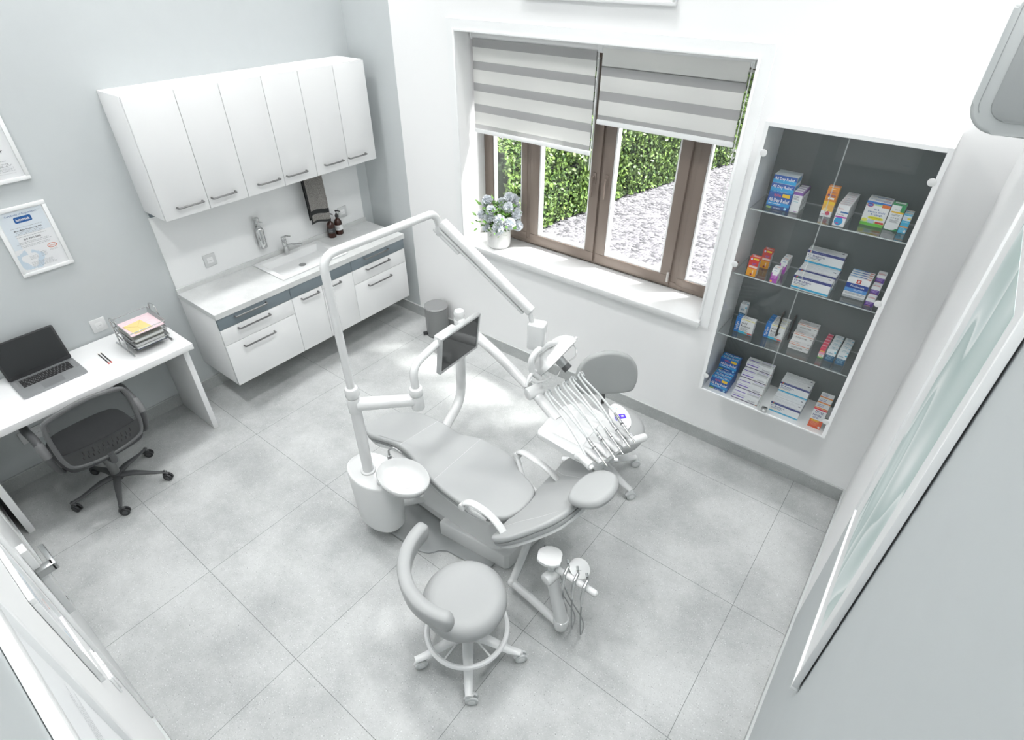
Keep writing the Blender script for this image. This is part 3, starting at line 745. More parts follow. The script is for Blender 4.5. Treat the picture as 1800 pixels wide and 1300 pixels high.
q = MB(); q.tube([(-.02, 0, .345), (.12, 0, .335), (.20, 0, .36), (.222, 0, .44)], [.022, .022, .02, .018], M_dgrey, seg=10, up=(0, 1, 0)); obj('back_bracket', q, oc)
M_arm = mat('grey_arm_plastic', (.15, .153, .155), .35)
for s_ in (-1, 1):
    q = MB(); y = s_*.252
    q.tube(catmull([(-.12, y, .615), (-.06, y+s_*.004, .628), (.03, y, .628), (.11, y, .61), (.15, y, .56), (.15, y-s_*.004, .48), (.12, y-s_*.02, .40), (.05, s_*.20, .370), (-.02, s_*.12, .366)], 5, False), [.022]*11+[.022-.0004*k for k in range(30)], M_dgrey, seg=12, up=(0, s_*1., 0), flat=1.0)
    ar = obj('armrest', q, oc)
    q = MB(); q.tube([(.105, y, .617), (.14, y, .58), (.152, y, .545)], [.0235, .0235, .0225], M_arm, seg=12, up=(0, s_*1., 0)); obj('arm_joint', q, ar, label='paler grey plastic arm joint')
oc.location = (ocx, ocy, 0)

# pedal bin
bi = thing('pedal_bin', 'grey cylindrical pedal bin in the corner by the base cabinets', 'bin', (.862, -.135, 0))
q = MB(); q.lathe([(0, .004), (.095, .004), (.098, .008), (.105, .275), (.1065, .278), (0, .278)], M_bin, 40, Matrix.Translation((.862, -.135, 0))); obj('body', q, bi)
q = MB(); q.lathe([(0, .281), (.107, .281), (.107, .288), (.100, .293), (0, .294)], mat('bin_lid', (.28, .285, .285), .35, .2), 40, Matrix.Translation((.862, -.135, 0))); obj('lid', q, bi)
q = MB(); q.cyl((.862, -.135, 0), (.862, -.135, .006), .099, M_black, seg=40); obj('base_ring', q, bi)
q = MB(); Mp = Matrix.Translation((.862, -.135, 0)) @ Matrix.Rotation(math.radians(-128), 4, 'Z'); q.box(.09, .135, -.018, .018, .012, .024, M_black, .004, M=Mp); obj('pedal', q, bi)

# flower pot on the sill
fp = thing('flower_pot', 'white pot of pale blue-white carnations on the window sill', 'potted flowers', (1.405, .085, WZ0))
PC = Vector((1.410, .085, WZ0+.0005))
M_pot = mat('speckled_white_pot', (.70, .70, .69), .6, var=.12)
q = MB(); q.lathe([(0, 0), (.078, 0), (.088, .006), (.092, .05), (.093, .165), (.089, .168), (.087, .165), (.086, .155), (0, .15)], M_pot, 40, Matrix.Translation(PC)); obj('pot', q, fp)
M_petal = mat('pale_blue_white_petals', (.74, .77, .80), .7, var=.05); M_leaf = mat('flower_leaf', (.09, .20, .035), .5, var=.5); M_stem = mat('flower_stem', (.07, .13, .03), .6)
FH = []
frnd = random.Random(3)
def flower(c, R):
    q = MB(); i = q.mi(M_petal); c = Vector(c)
    q.ball(c, R*.55, M_petal, seg=10)
    n = 170
    for k in range(n):
        z = 1-2*(k+.5)/n; th = k*2.39996; r = math.sqrt(1-z*z); d = Vector((r*math.cos(th), r*math.sin(th), z))
        d = (d+Vector((frnd.uniform(-.15, .15),)*3)).normalized(); a = d.orthogonal().normalized(); a.rotate(Matrix.Rotation(frnd.uniform(0, 6.28), 3, d)); b = d.cross(a)
        rr_ = R*frnd.uniform(.80, 1.08); w = R*.20; p = c+d*R*.42
        v = [p-a*w*.4, p+a*w*.4, c+d*rr_+a*w+b*frnd.uniform(-.2, .35)*w, c+d*rr_*1.05+b*frnd.uniform(-.5, .5)*w, c+d*rr_-a*w+b*frnd.uniform(-.35, .2)*w]
        q.bm.faces.new([q.bm.verts.new(x) for x in v]).material_index = i
    return q
cam_right = Vector((.79, .61, 0)); cam_up = Vector((.29, -.37, .88))
heads = [(-.085, .255, .02, .042), (.078, .275, .03, .042), (-.055, .205, -.05, .040), (.075, .215, -.02, .042), (.135, .155, .0, .048), (-.13, .15, .0, .038), (-.075, .145, -.04, .043), (.005, .135, -.08, .046), (.085, .105, -.07, .048),
         (-.005, .075, -.095, .050), (.145, .07, -.02, .046), (-.095, .055, -.03, .034), (.12, .245, .06, .044), (.13, .20, .05, .038), (-.10, .22, .05, .034), (.02, .22, .06, .040), (.03, .20, .03, .036)]
top = PC+Vector((0, 0, .10))
for (u, v, dep, R) in heads:
    R *= .93
    side = Vector((.79, .61, 0)); fwd = Vector((-.61, .79, 0))
    c = top+side*u+Vector((0, 0, v))+fwd*dep
    f = obj('flower', flower(c, R), fp, smooth=0, normals=False)
    q = MB(); q.tube([PC+Vector((0, 0, .14)), PC+Vector((0, 0, .15))+(c-PC-Vector((0, 0, .15)))*.5+Vector((0, 0, .02)), c], .0022, M_stem, seg=5); obj('stem', q, f)
q = MB(); i = q.mi(M_leaf)
for k in range(420):
    a = frnd.uniform(0, 2*PI); r = abs(frnd.gauss(0, .075))+.01; z = frnd.uniform(.12, .34)
    c = PC+Vector((r*math.cos(a), r*math.sin(a), z)); d = Vector((math.cos(a), math.sin(a), frnd.uniform(-.6, .9))).normalized(); s_ = d.cross(Vector((0, 0, 1))).normalized(); s_.rotate(Matrix.Rotation(frnd.uniform(-1, 1), 3, d)); L = frnd.uniform(.022, .055); w = L*.28
    q.bm.faces.new([q.bm.verts.new(x) for x in (c, c+d*L*.4+s_*w, c+d*L, c+d*L*.4-s_*w)]).material_index = i
obj('foliage', q, fp, smooth=0, normals=False)

# ------------------------------------------------------------------ two stools
M_stoolw = mat('white_stool_metal', (.74, .75, .75), .35, coat=.2); M_cw = mat('pale_grey_caster', (.58, .60, .60), .4)
st = thing('saddle_stool', 'round grey stool with a curved body rest and foot ring, nearest the viewer', 'stool', group='dental stools')
A0 = math.radians(-48.4)
star(st, .2545, [A0+2*PI*k/5 for k in range(5)], .13, .078, .030, M_stoolw, M_cw, .031, w0=.029, w1=.021, cast=[.7, .9, .6, .8, 1.0])
q = MB(); q.cyl((0, 0, .14), (0, 0, .27), .024, M_plast, seg=20); q.cyl((0, 0, .27), (0, 0, .37), .014, M_metal, seg=16); obj('gas_lift', q, st)
q = MB(); q.box(-.09, .09, -.07, .07, .365, .385, M_dgrey, .004); obj('seat_plate', q, st)
q = MB(); q.lathe([(0, .386), (.165, .386), (.186, .400), (.194, .425), (.190, .452), (.172, .474), (.15, .482), (.12, .482), (.06, .474), (0, .472)], M_uph, 48); obj('seat', q, st, smooth=60)
q = MB(); R_ = .192
q.tube([(R_*math.cos(2*PI*k/48), R_*math.sin(2*PI*k/48), .195) for k in range(48)], .0125, M_stoolw, seg=8, closed=True, up=(0, 0, 1), flat=1.0)
for k in range(5):
    a = A0+PI/5+2*PI*k/5; q.tube([(.02*math.cos(a), .02*math.sin(a), .175), (R_*math.cos(a), R_*math.sin(a), .192)], .0045, M_stoolw, seg=6)
obj('foot_ring', q, st)
# body rest: arc about (-.03,.077)
q = MB(); cx, cy, R_ = -.03, .075, .287; pts = []; rad = []
for k in range(25):
    t_ = k/24; a = math.radians(182+110*t_); pts.append((cx+R_*math.cos(a), cy+R_*math.sin(a), .60)); rad.append(.055*(1-.0*t_) if 0 < k < 24 else .05)
ends = []
prof = [(.018, -.052), (.026, -.042), (.030, 0), (.030, .030), (.024, .043), (.0, .047), (-.024, .043), (-.030, .030), (-.030, 0), (-.026, -.042), (-.018, -.052), (0, -.054)]
rings = []
for k in range(-3, 28):
    kk = min(max(k, 0), 24); t_ = kk/24; a = math.radians(182+110*t_); sc_ = 1.
    if k < 0: sc_ = math.sqrt(max(0.02, 1-((-k)/3.2)**2)); a += math.radians(k*2.2)
    if k > 24: sc_ = math.sqrt(max(0.02, 1-((k-24)/3.2)**2)); a += math.radians((k-24)*2.2)
    d = Vector((math.cos(a), math.sin(a), 0)); c = Vector((cx, cy, .60))+d*R_
    rings.append([q.bm.verts.new(c+d*u*sc_+Vector((0, 0, v*sc_))) for u, v in prof])
i = q.mi(M_uph)
for A_, B_ in zip(rings, rings[1:]):
    for k in range(12): q.bm.faces.new((A_[k], A_[(k+1) % 12], B_[(k+1) % 12], B_[k])).material_index = i
q.bm.faces.new(rings[0][::-1]).material_index = i; q.bm.faces.new(rings[-1]).material_index = i
obj('body_rest', q, st, smooth=60)
q = MB(); q.tube(fillet([(-.20, -.16, .585), (-.20, -.165, .40), (-.12, -.16, .365), (-.03, -.03, .372)], .05, 6), .011, M_stoolw, seg=12); obj('support_arm', q, st)
st.location = (3.0, -2.157, 0)

s2 = thing('saddle_stool', 'grey dental stool with an upright rounded backrest, behind the instrument tray', 'stool', group='dental stools')
A1 = math.atan2(-.841+.748, 2.694-2.926)
star(s2, .25, [A1+2*PI*k/5 for k in range(5)], .125, .085, .030, M_stoolw, M_cw, .031, w0=.030, w1=.022, cast=[.6, .8, .9, .7, 1.0])
q = MB(); q.cyl((0, 0, .13), (0, 0, .26), .024, M_plast, seg=20); q.cyl((0, 0, .26), (0, 0, .36), .014, M_metal, seg=16); obj('gas_lift', q, s2)
q = MB(); q.box(-.09, .09, -.07, .07, .352, .372, M_dgrey, .004); obj('seat_plate', q, s2)
q = MB(); q.lathe([(0, .373), (.18, .373), (.205, .388), (.213, .412), (.208, .438), (.19, .458), (.16, .466), (0, .466)], M_uph, 48, Matrix.Translation((.015, .02, 0))); obj('seat', q, s2, smooth=60)
# backrest: half-moon pad, normal towards the seat
MBk = Matrix.Translation((-.135, .185, .655)) @ Matrix.Rotation(math.radians(42), 4, 'Z') @ Matrix.Rotation(math.radians(83), 4, 'X')
ho = catmull([(-.19, -.07), (-.198, 0), (-.18, .08), (-.12, .15), (0, .18), (.12, .15), (.18, .08), (.198, 0), (.19, -.07), (.155, -.115), (0, -.125), (-.155, -.115)], 5)
q = MB(); q.cushion(ho, -.02, .025, M_uph3, .02, M=MBk); obj('backrest', q, s2, smooth=60)
q = MB(); q.tube(fillet([(0, 0, .362), (-.11, .15, .362), (-.145, .198, .40), (-.150, .205, .66)], .04, 5), .012, M_dmetal, seg=10, flat=.5); obj('back_post', q, s2)
s2.location = (2.926, -.748, 0)

# ------------------------------------------------------------------ dental unit
du = thing('dental_unit', 'white dental treatment unit with reclined grey patient chair, lamp, monitor and instrument arms', 'dental unit', (2.45, -1.6, 0))
E_ = M_enamel
# floor plate, base, pedestal
q = MB(); q.prism([(1.98, -1.90), (2.10, -1.925), (2.40, -1.91), (2.455, -1.888), (2.475, -1.86), (2.487, -1.835), (2.53, -1.805), (2.60, -1.80), (2.68, -1.79), (2.74, -1.765), (2.80, -1.74), (2.80, -1.36), (1.98, -1.36)], 0, .014, mat('pale_grey_base_plate', (.34, .355, .355), .35), .004, seg=2); obj('floor_plate', q, du, label='pale grey floor plate')
q = MB(); q.prism([(1.86, -1.68), (2.5, -1.70), (2.5, -1.40), (1.86, -1.42)], .05, .150, E_, .012); q.prism([(2.42, -1.745), (2.865, -1.70), (2.885, -1.68), (2.905, -1.40), (2.88, -1.37), (2.42, -1.36)], .001, .13, E_, .010); obj('base', q, du)
q = MB()
lev = [(.128, 2.05, 2.86, -1.705, -1.42), (.17, 2.07, 2.84, -1.70, -1.43), (.26, 2.16, 2.80, -1.69, -1.45), (.34, 2.14, 2.84, -1.70, -1.44), (.40, 2.0, 2.92, -1.73, -1.42), (.428, 1.98, 2.93, -1.735, -1.41)]
rings = []
for zz, x0, x1, y0, y1 in lev: rings.append([q.bm.verts.new((a, b_, zz)) for a, b_ in rr(x0, x1, y0, y1, .10, 6)])
i = q.mi(E_)
for A_, B_ in zip(rings, rings[1:]):
    n = len(A_)
    for k in range(n): q.bm.faces.new((A_[k], A_[(k+1) % n], B_[(k+1) % n], B_[k])).material_index = i
q.bm.faces.new(rings[0][::-1]).material_index = i; q.bm.faces.new(rings[-1]).material_index = i
obj('pedestal', q, du, smooth=60)
seat = [(1.795, -1.70), (1.80, -1.62), (1.815, -1.53), (1.89, -1.465), (1.98, -1.405), (2.12, -1.388), (2.30, -1.392), (2.41, -1.352), (2.54, -1.345), (2.66, -1.355), (2.735, -1.40), (2.79, -1.425), (2.87, -1.455), (2.915, -1.50), (2.93, -1.60), (2.905, -1.70), (2.86, -1.745), (2.77, -1.782), (2.66, -1.79), (2.54, -1.785), (2.42, -1.768), (2.26, -1.725), (2.11, -1.695), (1.99, -1.705), (1.88, -1.735)]
so = catmull(seat, 3)
def scaled(o, s_, c): return [(c[0]+(p.x-c[0])*s_, c[1]+(p.y-c[1])*s_) for p in o]
q = MB(); q.prism(scaled(so, .955, (2.4, -1.58)), .424, .450, E_, .008); obj('seat_shell', q, du)
q = MB(); q.prism(scaled(so, .99, (2.4, -1.58)), .448, .466, M_uph2, .004); q.cushion(so, .462, .500, M_uph, .015)
M_seam = mat('light_seam', (.58, .59, .59), .5)
for a, b_ in (((2.085, -1.680), (2.117, -1.395)), ((2.43, -1.760), (2.425, -1.362))): q.tube([(*a, .4995), (*b_, .4995)], .0016, M_seam, seg=6)
obj('seat_cushion', q, du)
# reclined backrest
th = math.radians(40); hp = Vector((2.93, -1.545, .468))
MBR = Matrix.Translation(hp) @ Matrix(((math.cos(th), 0, -math.sin(th), 0), (0, 1, 0, 0), (math.sin(th), 0, math.cos(th), 0), (0, 0, 0, 1)))
half = [(-.045, 0), (-.04, .09), (-.025, .18), (.0, .25), (.02, .315), (.06, .345), (.12, .345), (.18, .325), (.25, .275), (.32, .215), (.37, .14), (.385, .06)]
bo = half+[(.388, 0)]+[(u, -v) for u, v in half[:0:-1]]
bo = catmull(bo, 3)
def bend(mb, k0):       # curve the wings forward
    for v in mb.bm.verts: v.co.z += k0*v.co.y**2
q = MB(); q.prism([(p.x, p.y) for p in bo], -.030, -.014, M_uph2, .004); q.cushion([(p.x, p.y) for p in bo], -.016, .018, M_uph, .014)
for s_ in (-1, 1):
    q.tube([Vector(p) for p in catmull([(-.02, s_*.255, .0185), (.03, s_*.235, .0185), (.12, s_*.19, .0185), (.22, s_*.165, .0185), (.33, s_*.12, .0185)], 4, False)], .0016, M_seam, seg=6)
bend(q, .30); bmesh.ops.transform(q.bm, matrix=MBR, verts=q.bm.verts); obj('backrest', q, du, smooth=50)
q = MB(); q.prism([(p.x*.97+.004, p.y*.965) for p in bo], -.050, -.030, E_, .008); bend(q, .30); q.box(.0, .25, -.08, .08, -.095, -.045, E_, .02); bmesh.ops.transform(q.bm, matrix=MBR, verts=q.bm.verts); obj('backrest_shell', q, du, smooth=50)
t2 = math.radians(22); MH = Matrix.Translation((3.272, -1.530, .80)) @ Matrix(((math.cos(t2), 0, -math.sin(t2), 0), (0, 1, 0, 0), (math.sin(t2), 0, math.cos(t2), 0), (0, 0, 0, 1)))
ho = catmull([(-.082, -.105), (-.108, -.03), (-.098, .07), (-.04, .128), (.035, .125), (.085, .075), (.104, .0), (.09, -.07), (.05, -.112), (-.02, -.124)], 6)
q = MB(); q.cushion([(p.x, p.y) for p in ho], -.030, .022, M_uph, .026, M=MH, crown=.006); obj('headrest', q, du, smooth=50)
q = MB()
for s_ in (-1, 1): q.tube([(3.12, -1.545+s_*.025, .60), (3.20, -1.545+s_*.025, .685), (3.275, -1.545+s_*.025, .775)], .008, M_metal, seg=8)
obj('headrest_bar', q, du)
for s_, nm in ((-1, 0), (1, 1)):
    yc = -1.605; y = yc+s_*.218
    q = MB(); pp = catmull([(2.712, y+s_*.012, .560), (2.725, y+s_*.008, .592), (2.775, y, .610), (2.86, y-s_*.002, .604), (2.93, y+s_*.002, .578), (2.985, y+s_*.01, .535)], 5, False)
    q.tube(pp, [.020]*len(pp), E_, seg=12, up=(0, 0, 1), flat=.55)
    ar = obj('armrest', q, du)
    q = MB(); q.cyl((2.712, y-s_*.012, .560), (2.712, y+s_*.030, .560), .021, E_, seg=20, bev=.004); q.tube([(2.712, y, .56), (2.735, y-s_*.01, .52), (2.80, yc+s_*.165, .46)], [.014, .013, .013], E_, seg=10); obj('armrest_joint', q, ar)
# cuspidor column
bxo = lambda s_: [(2.118+.172*s_*math.cos(a)*(1 if abs(math.cos(a)) < 1 else 1), -1.915+.118*s_*math.copysign(abs(math.sin(a))**.85, math.sin(a))) for a in [2*PI*k/40 for k in range(40)]]
q = MB(); rings = []
for zz, s_ in ((.115, .80), (.12, .86), (.135, .90), (.32, .955), (.488, 1.0), (.497, .985), (.50, .96)): rings.append([q.bm.verts.new((*p, zz)) for p in bxo(s_)])
i = q.mi(M_plast)
for A_, B_ in zip(rings, rings[1:]):
    for k in range(40): q.bm.faces.new((A_[k], A_[(k+1) % 40], B_[(k+1) % 40], B_[k])).material_index = i
q.bm.faces.new(rings[0][::-1]).material_index = i; q.bm.faces.new(rings[-1]).material_index = q.mi(E_)
ub = obj('unit_box', q, du, smooth=40)
q = MB(); q.tube([(2.16, -1.86, .20), (2.22, -1.72, .16), (2.25, -1.65, .13)], .03, E_, seg=12); obj('box_bracket', q, du)
BC = Vector((2.345, -1.895, .555))
q = MB(); q.lathe([(0, -.038), (.045, -.040), (.10, -.032), (.142, -.008), (.156, .022), (.158, .034), (.154, .038), (.149, .034), (.135, .010), (.10, -.014), (.05, -.026), (.02, -.028), (0, -.031)], E_, 56, Matrix.Translation(BC) @ Matrix.Rotation(math.radians(3), 4, 'Z'), sx=1.0, sy=.74); cb = obj('cuspidor_bowl', q, du, smooth=60)
q = MB(); q.cyl(BC+Vector((.03, 0, -.0275)), BC+Vector((.03, 0, -.0245)), .014, M_greyp, seg=20, bev=.001); obj('drain', q, cb)
q = MB(); q.cyl(BC+Vector((.10, .02, -.062)), BC+Vector((.10, .02, -.03)), .016, E_, seg=16); q.cyl((2.225, -1.95, .499), (2.225, -1.95, .53), .024, E_, seg=20, bev=.004); obj('bowl_mount', q, cb)
q = MB(); q.cyl((2.16, -1.825, .4995), (2.16, -1.825, .545), .012, E_, seg=14); q.cyl((2.16, -1.825, .545), (2.16, -1.825, .572), .0125, M_metal, seg=16, bev=.002)
q.tube(fillet([(2.16, -1.825, .57), (2.16, -1.825, .615), (2.19, -1.805, .635), (2.235, -1.80, .615)], .03, 6), .0055, M_metal, seg=10); obj('cup_filler', q, cb)
# pole, upper arm, lamp arm
px, py = 2.098, -1.932
q = MB(); q.cyl((px, py, .4985), (px, py, .512), .041, E_, seg=28, bev=.003); q.cyl((px, py, .51), (px, py, .985), .029, E_, seg=28); obj('lower_pole', q, du)
q = MB(); q.cyl((px, py, .93), (px, py, 1.02), .0335, E_, seg=28, bev=.003); q.cyl((px, py, 1.021), (px, py, 1.085), .035, E_, seg=28, bev=.014); obj('pole_collar', q, du)
q = MB(); q.tube(fillet([(px, py, 1.07), (px-.012, py, 1.775), (px+.0, -1.26, 1.765), (px+.004, -1.235, 1.66)], .075, 9), .0195, E_, seg=18); ga = obj('gallows_pole', q, du)
q = MB(); q.cyl((px+.004, -1.237, 1.64), (px+.004, -1.239, 1.70), .0245, E_, seg=20, bev=.006); obj('pole_joint', q, ga)
a, b_ = Vector((2.125, -1.245, 1.715)), Vector((2.628, -1.165, 1.345)); d = (b_-a)
MA = Matrix.Translation(a) @ d.to_track_quat('X', 'Z').to_matrix().to_4x4(); L = d.length
q = MB(); q.prism([(x_, y_) for x_, y_ in rr(-.026, .024, -.024, .024, .016, 4)], 0, L, E_, .006, M=MA @ Matrix.Rotation(PI/2, 4, 'Y')); la = obj('lamp_arm', q, du)
q = MB(); q.box(-.02, .16, -.010, .010, -.075, -.055, E_, .006, M=MA); q.box(.0, L*.96, -.011, .011, -.052, -.034, E_, .006, M=MA); obj('arm_lower_link', q, la)
q = MB(); q.cyl((2.618, -1.166, 1.345), (2.632, -1.166, 1.285), .012, E_, seg=14)
q.prism(rr(-.045, .045, -.035, .035, .012, 4), 0, .155, E_, .008, M=Matrix.Translation((2.66, -1.155, 1.135)) @ Matrix.Rotation(.25, 4, 'Z'))
for dx, dz in ((-.03, .03), (.02, .08), (-.03, .13)): q.cyl((2.66+dx, -1.191, 1.135+dz), (2.66+dx, -1.1935, 1.135+dz), .004, M_greyp, seg=8)
ljb = obj('lamp_joint_box', q, du)
# operating lamp
MLp = Matrix.Translation((2.725, -1.045, 1.035))
wn = Vector((.80, .10, -.59)).normalized(); la_ = Vector((-.10, .95, .28)); la_ = (la_-wn*la_.dot(wn)).normalized(); wx = la_.cross(-wn)
MLp = MLp @ Matrix(((wx.x, la_.x, -wn.x, 0), (wx.y, la_.y, -wn.y, 0), (wx.z, la_.z, -wn.z, 0), (0, 0, 0, 1)))
q = MB(); rings = []
lo_ = lambda sx, sy: [(sx*x_, sy*y_) for x_, y_ in rr(-.075, .075, -.143, .143, .045, 9)]
for zz, s_ in ((0, 1.0), (.028, 1.0), (.034, .965), (.060, .84), (.082, .62), (.093, .36)): rings.append([q.bm.verts.new((*p, zz)) for p in lo_(s_, s_)])
i = q.mi(E_)
for A_, B_ in zip(rings, rings[1:]):
    for k in range(40): q.bm.faces.new((A_[k], A_[(k+1) % 40], B_[(k+1) % 40], B_[k])).material_index = i
q.bm.faces.new(rings[-1]).material_index = i
bmesh.ops.transform(q.bm, matrix=MLp, verts=q.bm.verts); lh = obj('operating_light', q, du, smooth=50)
q = MB(); rings = []
for zz, s_ in ((.002, .985), (.012, .80), (.03, .45), (.034, .2)): rings.append([q.bm.verts.new((*p, zz)) for p in lo_(s_, s_)])
i = q.mi(mat('lamp_reflector', (.50, .51, .51), .12, 1.))
for A_, B_ in zip(rings, rings[1:]):
    for k in range(40): q.bm.faces.new((B_[k], B_[(k+1) % 40], A_[(k+1) % 40], A_[k])).material_index = i
q.bm.faces.new(rings[-1][::-1]).material_index = i
bmesh.ops.transform(q.bm, matrix=MLp, verts=q.bm.verts); obj('reflector', q, lh, normals=False, smooth=60)
q = MB(); q.cyl((0, 0, .03), (0, 0, -.052), .030, M_metal, r2=.027, seg=24, M=MLp); q.cyl((0, 0, -.052), (0, 0, -.082), .026, M_dgrey, seg=24, M=MLp); obj('bulb_shield', q, lh)
q = MB(); q.prism([(p[0]*1.0, p[1]*1.0) for p in lo_(.99, .99)], -.004, -.001, M_pane, M=MLp); obj('lamp_glass', q, lh)
for s_ in (-1, 1):
    q = MB()
    q.tube([MLp @ Vector(p) for p in catmull([(.0, s_*.135, -.002), (0, s_*.130, -.04), (0, s_*.09, -.062), (0, s_*.045, -.055)], 4, False)], .0035, mat('clear_lens_ring', (.80, .82, .82), .1, trans=.3), seg=8)
    obj('lens_guard', q, lh)
yk = [(2.70, -.905, 1.035), (2.70, -.955, 1.085), (2.70, -1.03, 1.118), (2.70, -1.12, 1.150), (2.695, -1.20, 1.155), (2.69, -1.245, 1.115), (2.695, -1.235, 1.04), (2.715, -1.195, .985)]
q = MB(); pp = catmull(yk, 5, False); q.tube(pp, .0165, E_, seg=14); obj('yoke', q, lh)
q = MB(); q.tube(catmull([(2.70, -1.215, 1.04), (2.70, -1.265, 1.035), (2.70, -1.30, .985)], 4, False), .009, M_plast, seg=10); obj('handle', q, lh)
q = MB(); q.tube(catmull([(2.72, -.930, 1.045), (2.72, -.895, 1.058), (2.72, -.855, 1.066)], 4, False), .0095, M_plast, seg=10); obj('handle', q, lh)
q = MB(); q.tube(catmull([(2.71, -1.275, 1.02), (2.72, -1.235, .985), (2.73, -1.17, .962), (2.735, -1.13, .965)], 4, False), .0075, E_, seg=10); obj('side_bracket', q, lh)
# monitor arm and monitor
q = MB(); q.tube([(px+.01, py+.01, .975), (2.295, -1.70, .955)], [.036, .032], E_, seg=18, up=(0, 0, 1), flat=1.0); ma = obj('monitor_arm', q, du)
q = MB(); q.cyl((2.30, -1.695, .90), (2.30, -1.695, .985), .034, E_, seg=24, bev=.003); q.cyl((2.30, -1.695, .986), (2.30, -1.695, 1.035), .036, E_, seg=24, bev=.012); obj('arm_joint', q, ma)
q = MB(); q.tube(fillet([(2.30, -1.695, 1.0), (2.29, -1.695, 1.155), (2.255, -1.50, 1.165), (2.245, -1.42, 1.165)], .09, 9), .0205, E_, seg=16); obj('curved_tube', q, ma)
MM = Matrix.Translation((2.262, -1.318, 1.084)) @ Matrix.Rotation(math.radians(2), 4, 'Z') @ Matrix.Rotation(math.radians(8), 4, 'Y')
M_bez = mat('silver_monitor_bezel', (.50, .51, .51), .3, .3)
q = MB(); q.box(-.022, .0, -.163, .163, -.122, .122, M_bez, .004, M=MM); ringbox_ = [(-.163, .163, -.122, -.108), (-.163, .163, .108, .122), (-.163, -.149, -.108, .108), (.149, .163, -.108, .108)]
for y0, y1, z0, z1 in ringbox_: q.box(0, .006, y0, y1, z0, z1, M_bez, .002, M=MM)
mo = obj('monitor', q, du)
q = MB(); q.box(0.0005, .002, -.1488, .1488, -.1078, .1078, mat('monitor_glass', (.04, .042, .043), .07, coat=.5), M=MM); obj('screen', q, mo)
q = MB(); q.box(-.055, -.022, -.155, -.01, -.0, .115, E_, .008, M=MM); obj('monitor_bracket', q, mo)
# delivery post, arm and tray
q = MB(); q.tube(fillet([(2.20, -1.50, .17), (1.98, -1.25, .235), (1.905, -.965, .27), (1.905, -.935, .955)], .17, 10), .033, E_, seg=20); po = obj('delivery_post', q, du)
q = MB(); q.cyl((1.905, -.935, .93), (1.905, -.935, .99), .035, E_, seg=24, bev=.018); q.cyl((1.905, -.935, .86), (1.905, -.935, .925), .037, E_, seg=24, bev=.004); obj('post_cap', q, po)
q = MB(); q.tube([(1.93, -.94, .905), (2.30, -1.06, .90), (2.62, -1.165, .865)], [.034, .029, .027], E_, seg=16); da = obj('delivery_arm', q, du)
q = MB(); q.cyl((2.655, -1.225, .862), (2.69, -1.135, .868), .036, M_plast, seg=24, bev=.006); obj('arm_knob', q, da)
q = MB(); q.tube([(2.665, -1.175, .855), (2.86, -1.225, .790)], [.03, .034], E_, seg=14, up=(0, 0, 1), flat=.8); obj('tray_link', q, da)
to = catmull([(2.83, -1.37), (2.83, -1.18), (2.84, -1.09), (2.91, -1.045), (3.02, -1.045), (3.15, -1.065), (3.20, -1.09), (3.235, -1.15), (3.225, -1.28), (3.20, -1.38), (3.12, -1.405), (2.92, -1.395)], 4)
q = MB(); q.prism([(p.x, p.y) for p in to], .772, .806, E_, .010); q.prism([(p.x, p.y) for p in catmull([(2.90, -1.34), (2.90, -1.12), (3.06, -1.10), (3.08, -1.34)], 1)], .806, .809, M_plast, .001); ty = obj('instrument_tray', q, du)
q = MB(); q.tube([(3.09, -1.40, .80), (3.12, -1.405, .815), (3.19, -1.43, .817)], [.018, .022, .024], E_, seg=14)
for k in range(6):
    y = -1.425+.0575*k; x = 3.150+.013*k; q.tube([(x-.07, y+.03, .808), (x-.03, y+.016, .822), (x+.02, y, .824), (x+.05, y-.010, .812)], [.012, .019, .021, .014], E_, seg=12, up=(0, 0, 1), flat=.75)
obj('holder_pads', q, ty, smooth=60)
q = MB(); q.tube([(3.262, -1.145, .80), (3.30, -1.085, .80)], .0, E_, seg=6) if False else q.cyl((3.245, -1.165, .805), (3.300, -1.070, .808), .0215, E_, seg=18, bev=.012); obj('tray_handle', q, ty)
MC = Matrix.Translation((3.122, -1.028, .815)) @ Matrix.Rotation(math.radians(-43), 4, 'Z')
q = MB(); q.prism([(.105*math.cos(a), .052*math.sin(a)) for a in [2*PI*k/36 for k in range(36)]], -.012, .008, E_, .004, M=MC); cp = obj('control_panel', q, ty)
M_vio = mat('violet_display', (.085, .035, .62), .4); M_cy = mat('cyan_buttons', (.25, .60, .72), .5)
q = MB(); q.box(-.012, .024, -.004, .030, .008, .0086, M_vio, M=MC); q.box(-.002, .010, .006, .020, .0087, .0090, M_plast, M=MC); q.box(-.004, .034, -.030, -.018, .008, .0086, M_vio, M=MC)
for k in range(7): q.cyl((-.075+.014*(k % 4), -.022+.018*(k//4)+.006*(k % 2), .008), (-.075+.014*(k % 4), -.022+.018*(k//4)+.006*(k % 2), .0088), .003, M_cy, seg=8, M=MC)
for k in range(5): q.box(.036+.009*k, .041+.009*k, -.012, -.009, .008, .0086, M_greyp, M=MC)
q.cyl((.082, .008, .008), (.082, .008, .009), .003, M_black, seg=8, M=MC)
q.text('REV', M_ink2, MC @ Vector((-.085, .012, .0088)), MC.to_3x3() @ Vector((1, 0, 0)), MC.to_3x3() @ Vector((0, 1, 0)), .010) if False else None
obj('panel_print', q, cp, smooth=0)
M_hose = mat('translucent_hose', (.70, .72, .72), .2, coat=.3); M_inst = mat('steel_handpiece', (.60, .61, .61), .2, .9)
tips = [(3.268, -1.420), (3.278, -1.355), (3.289, -1.303), (3.294, -1.243), (3.300, -1.20)]
tails = [(3.095, -1.322), (3.094, -1.246), (3.128, -1.205), (3.122, -1.142), (3.112, -1.075)]
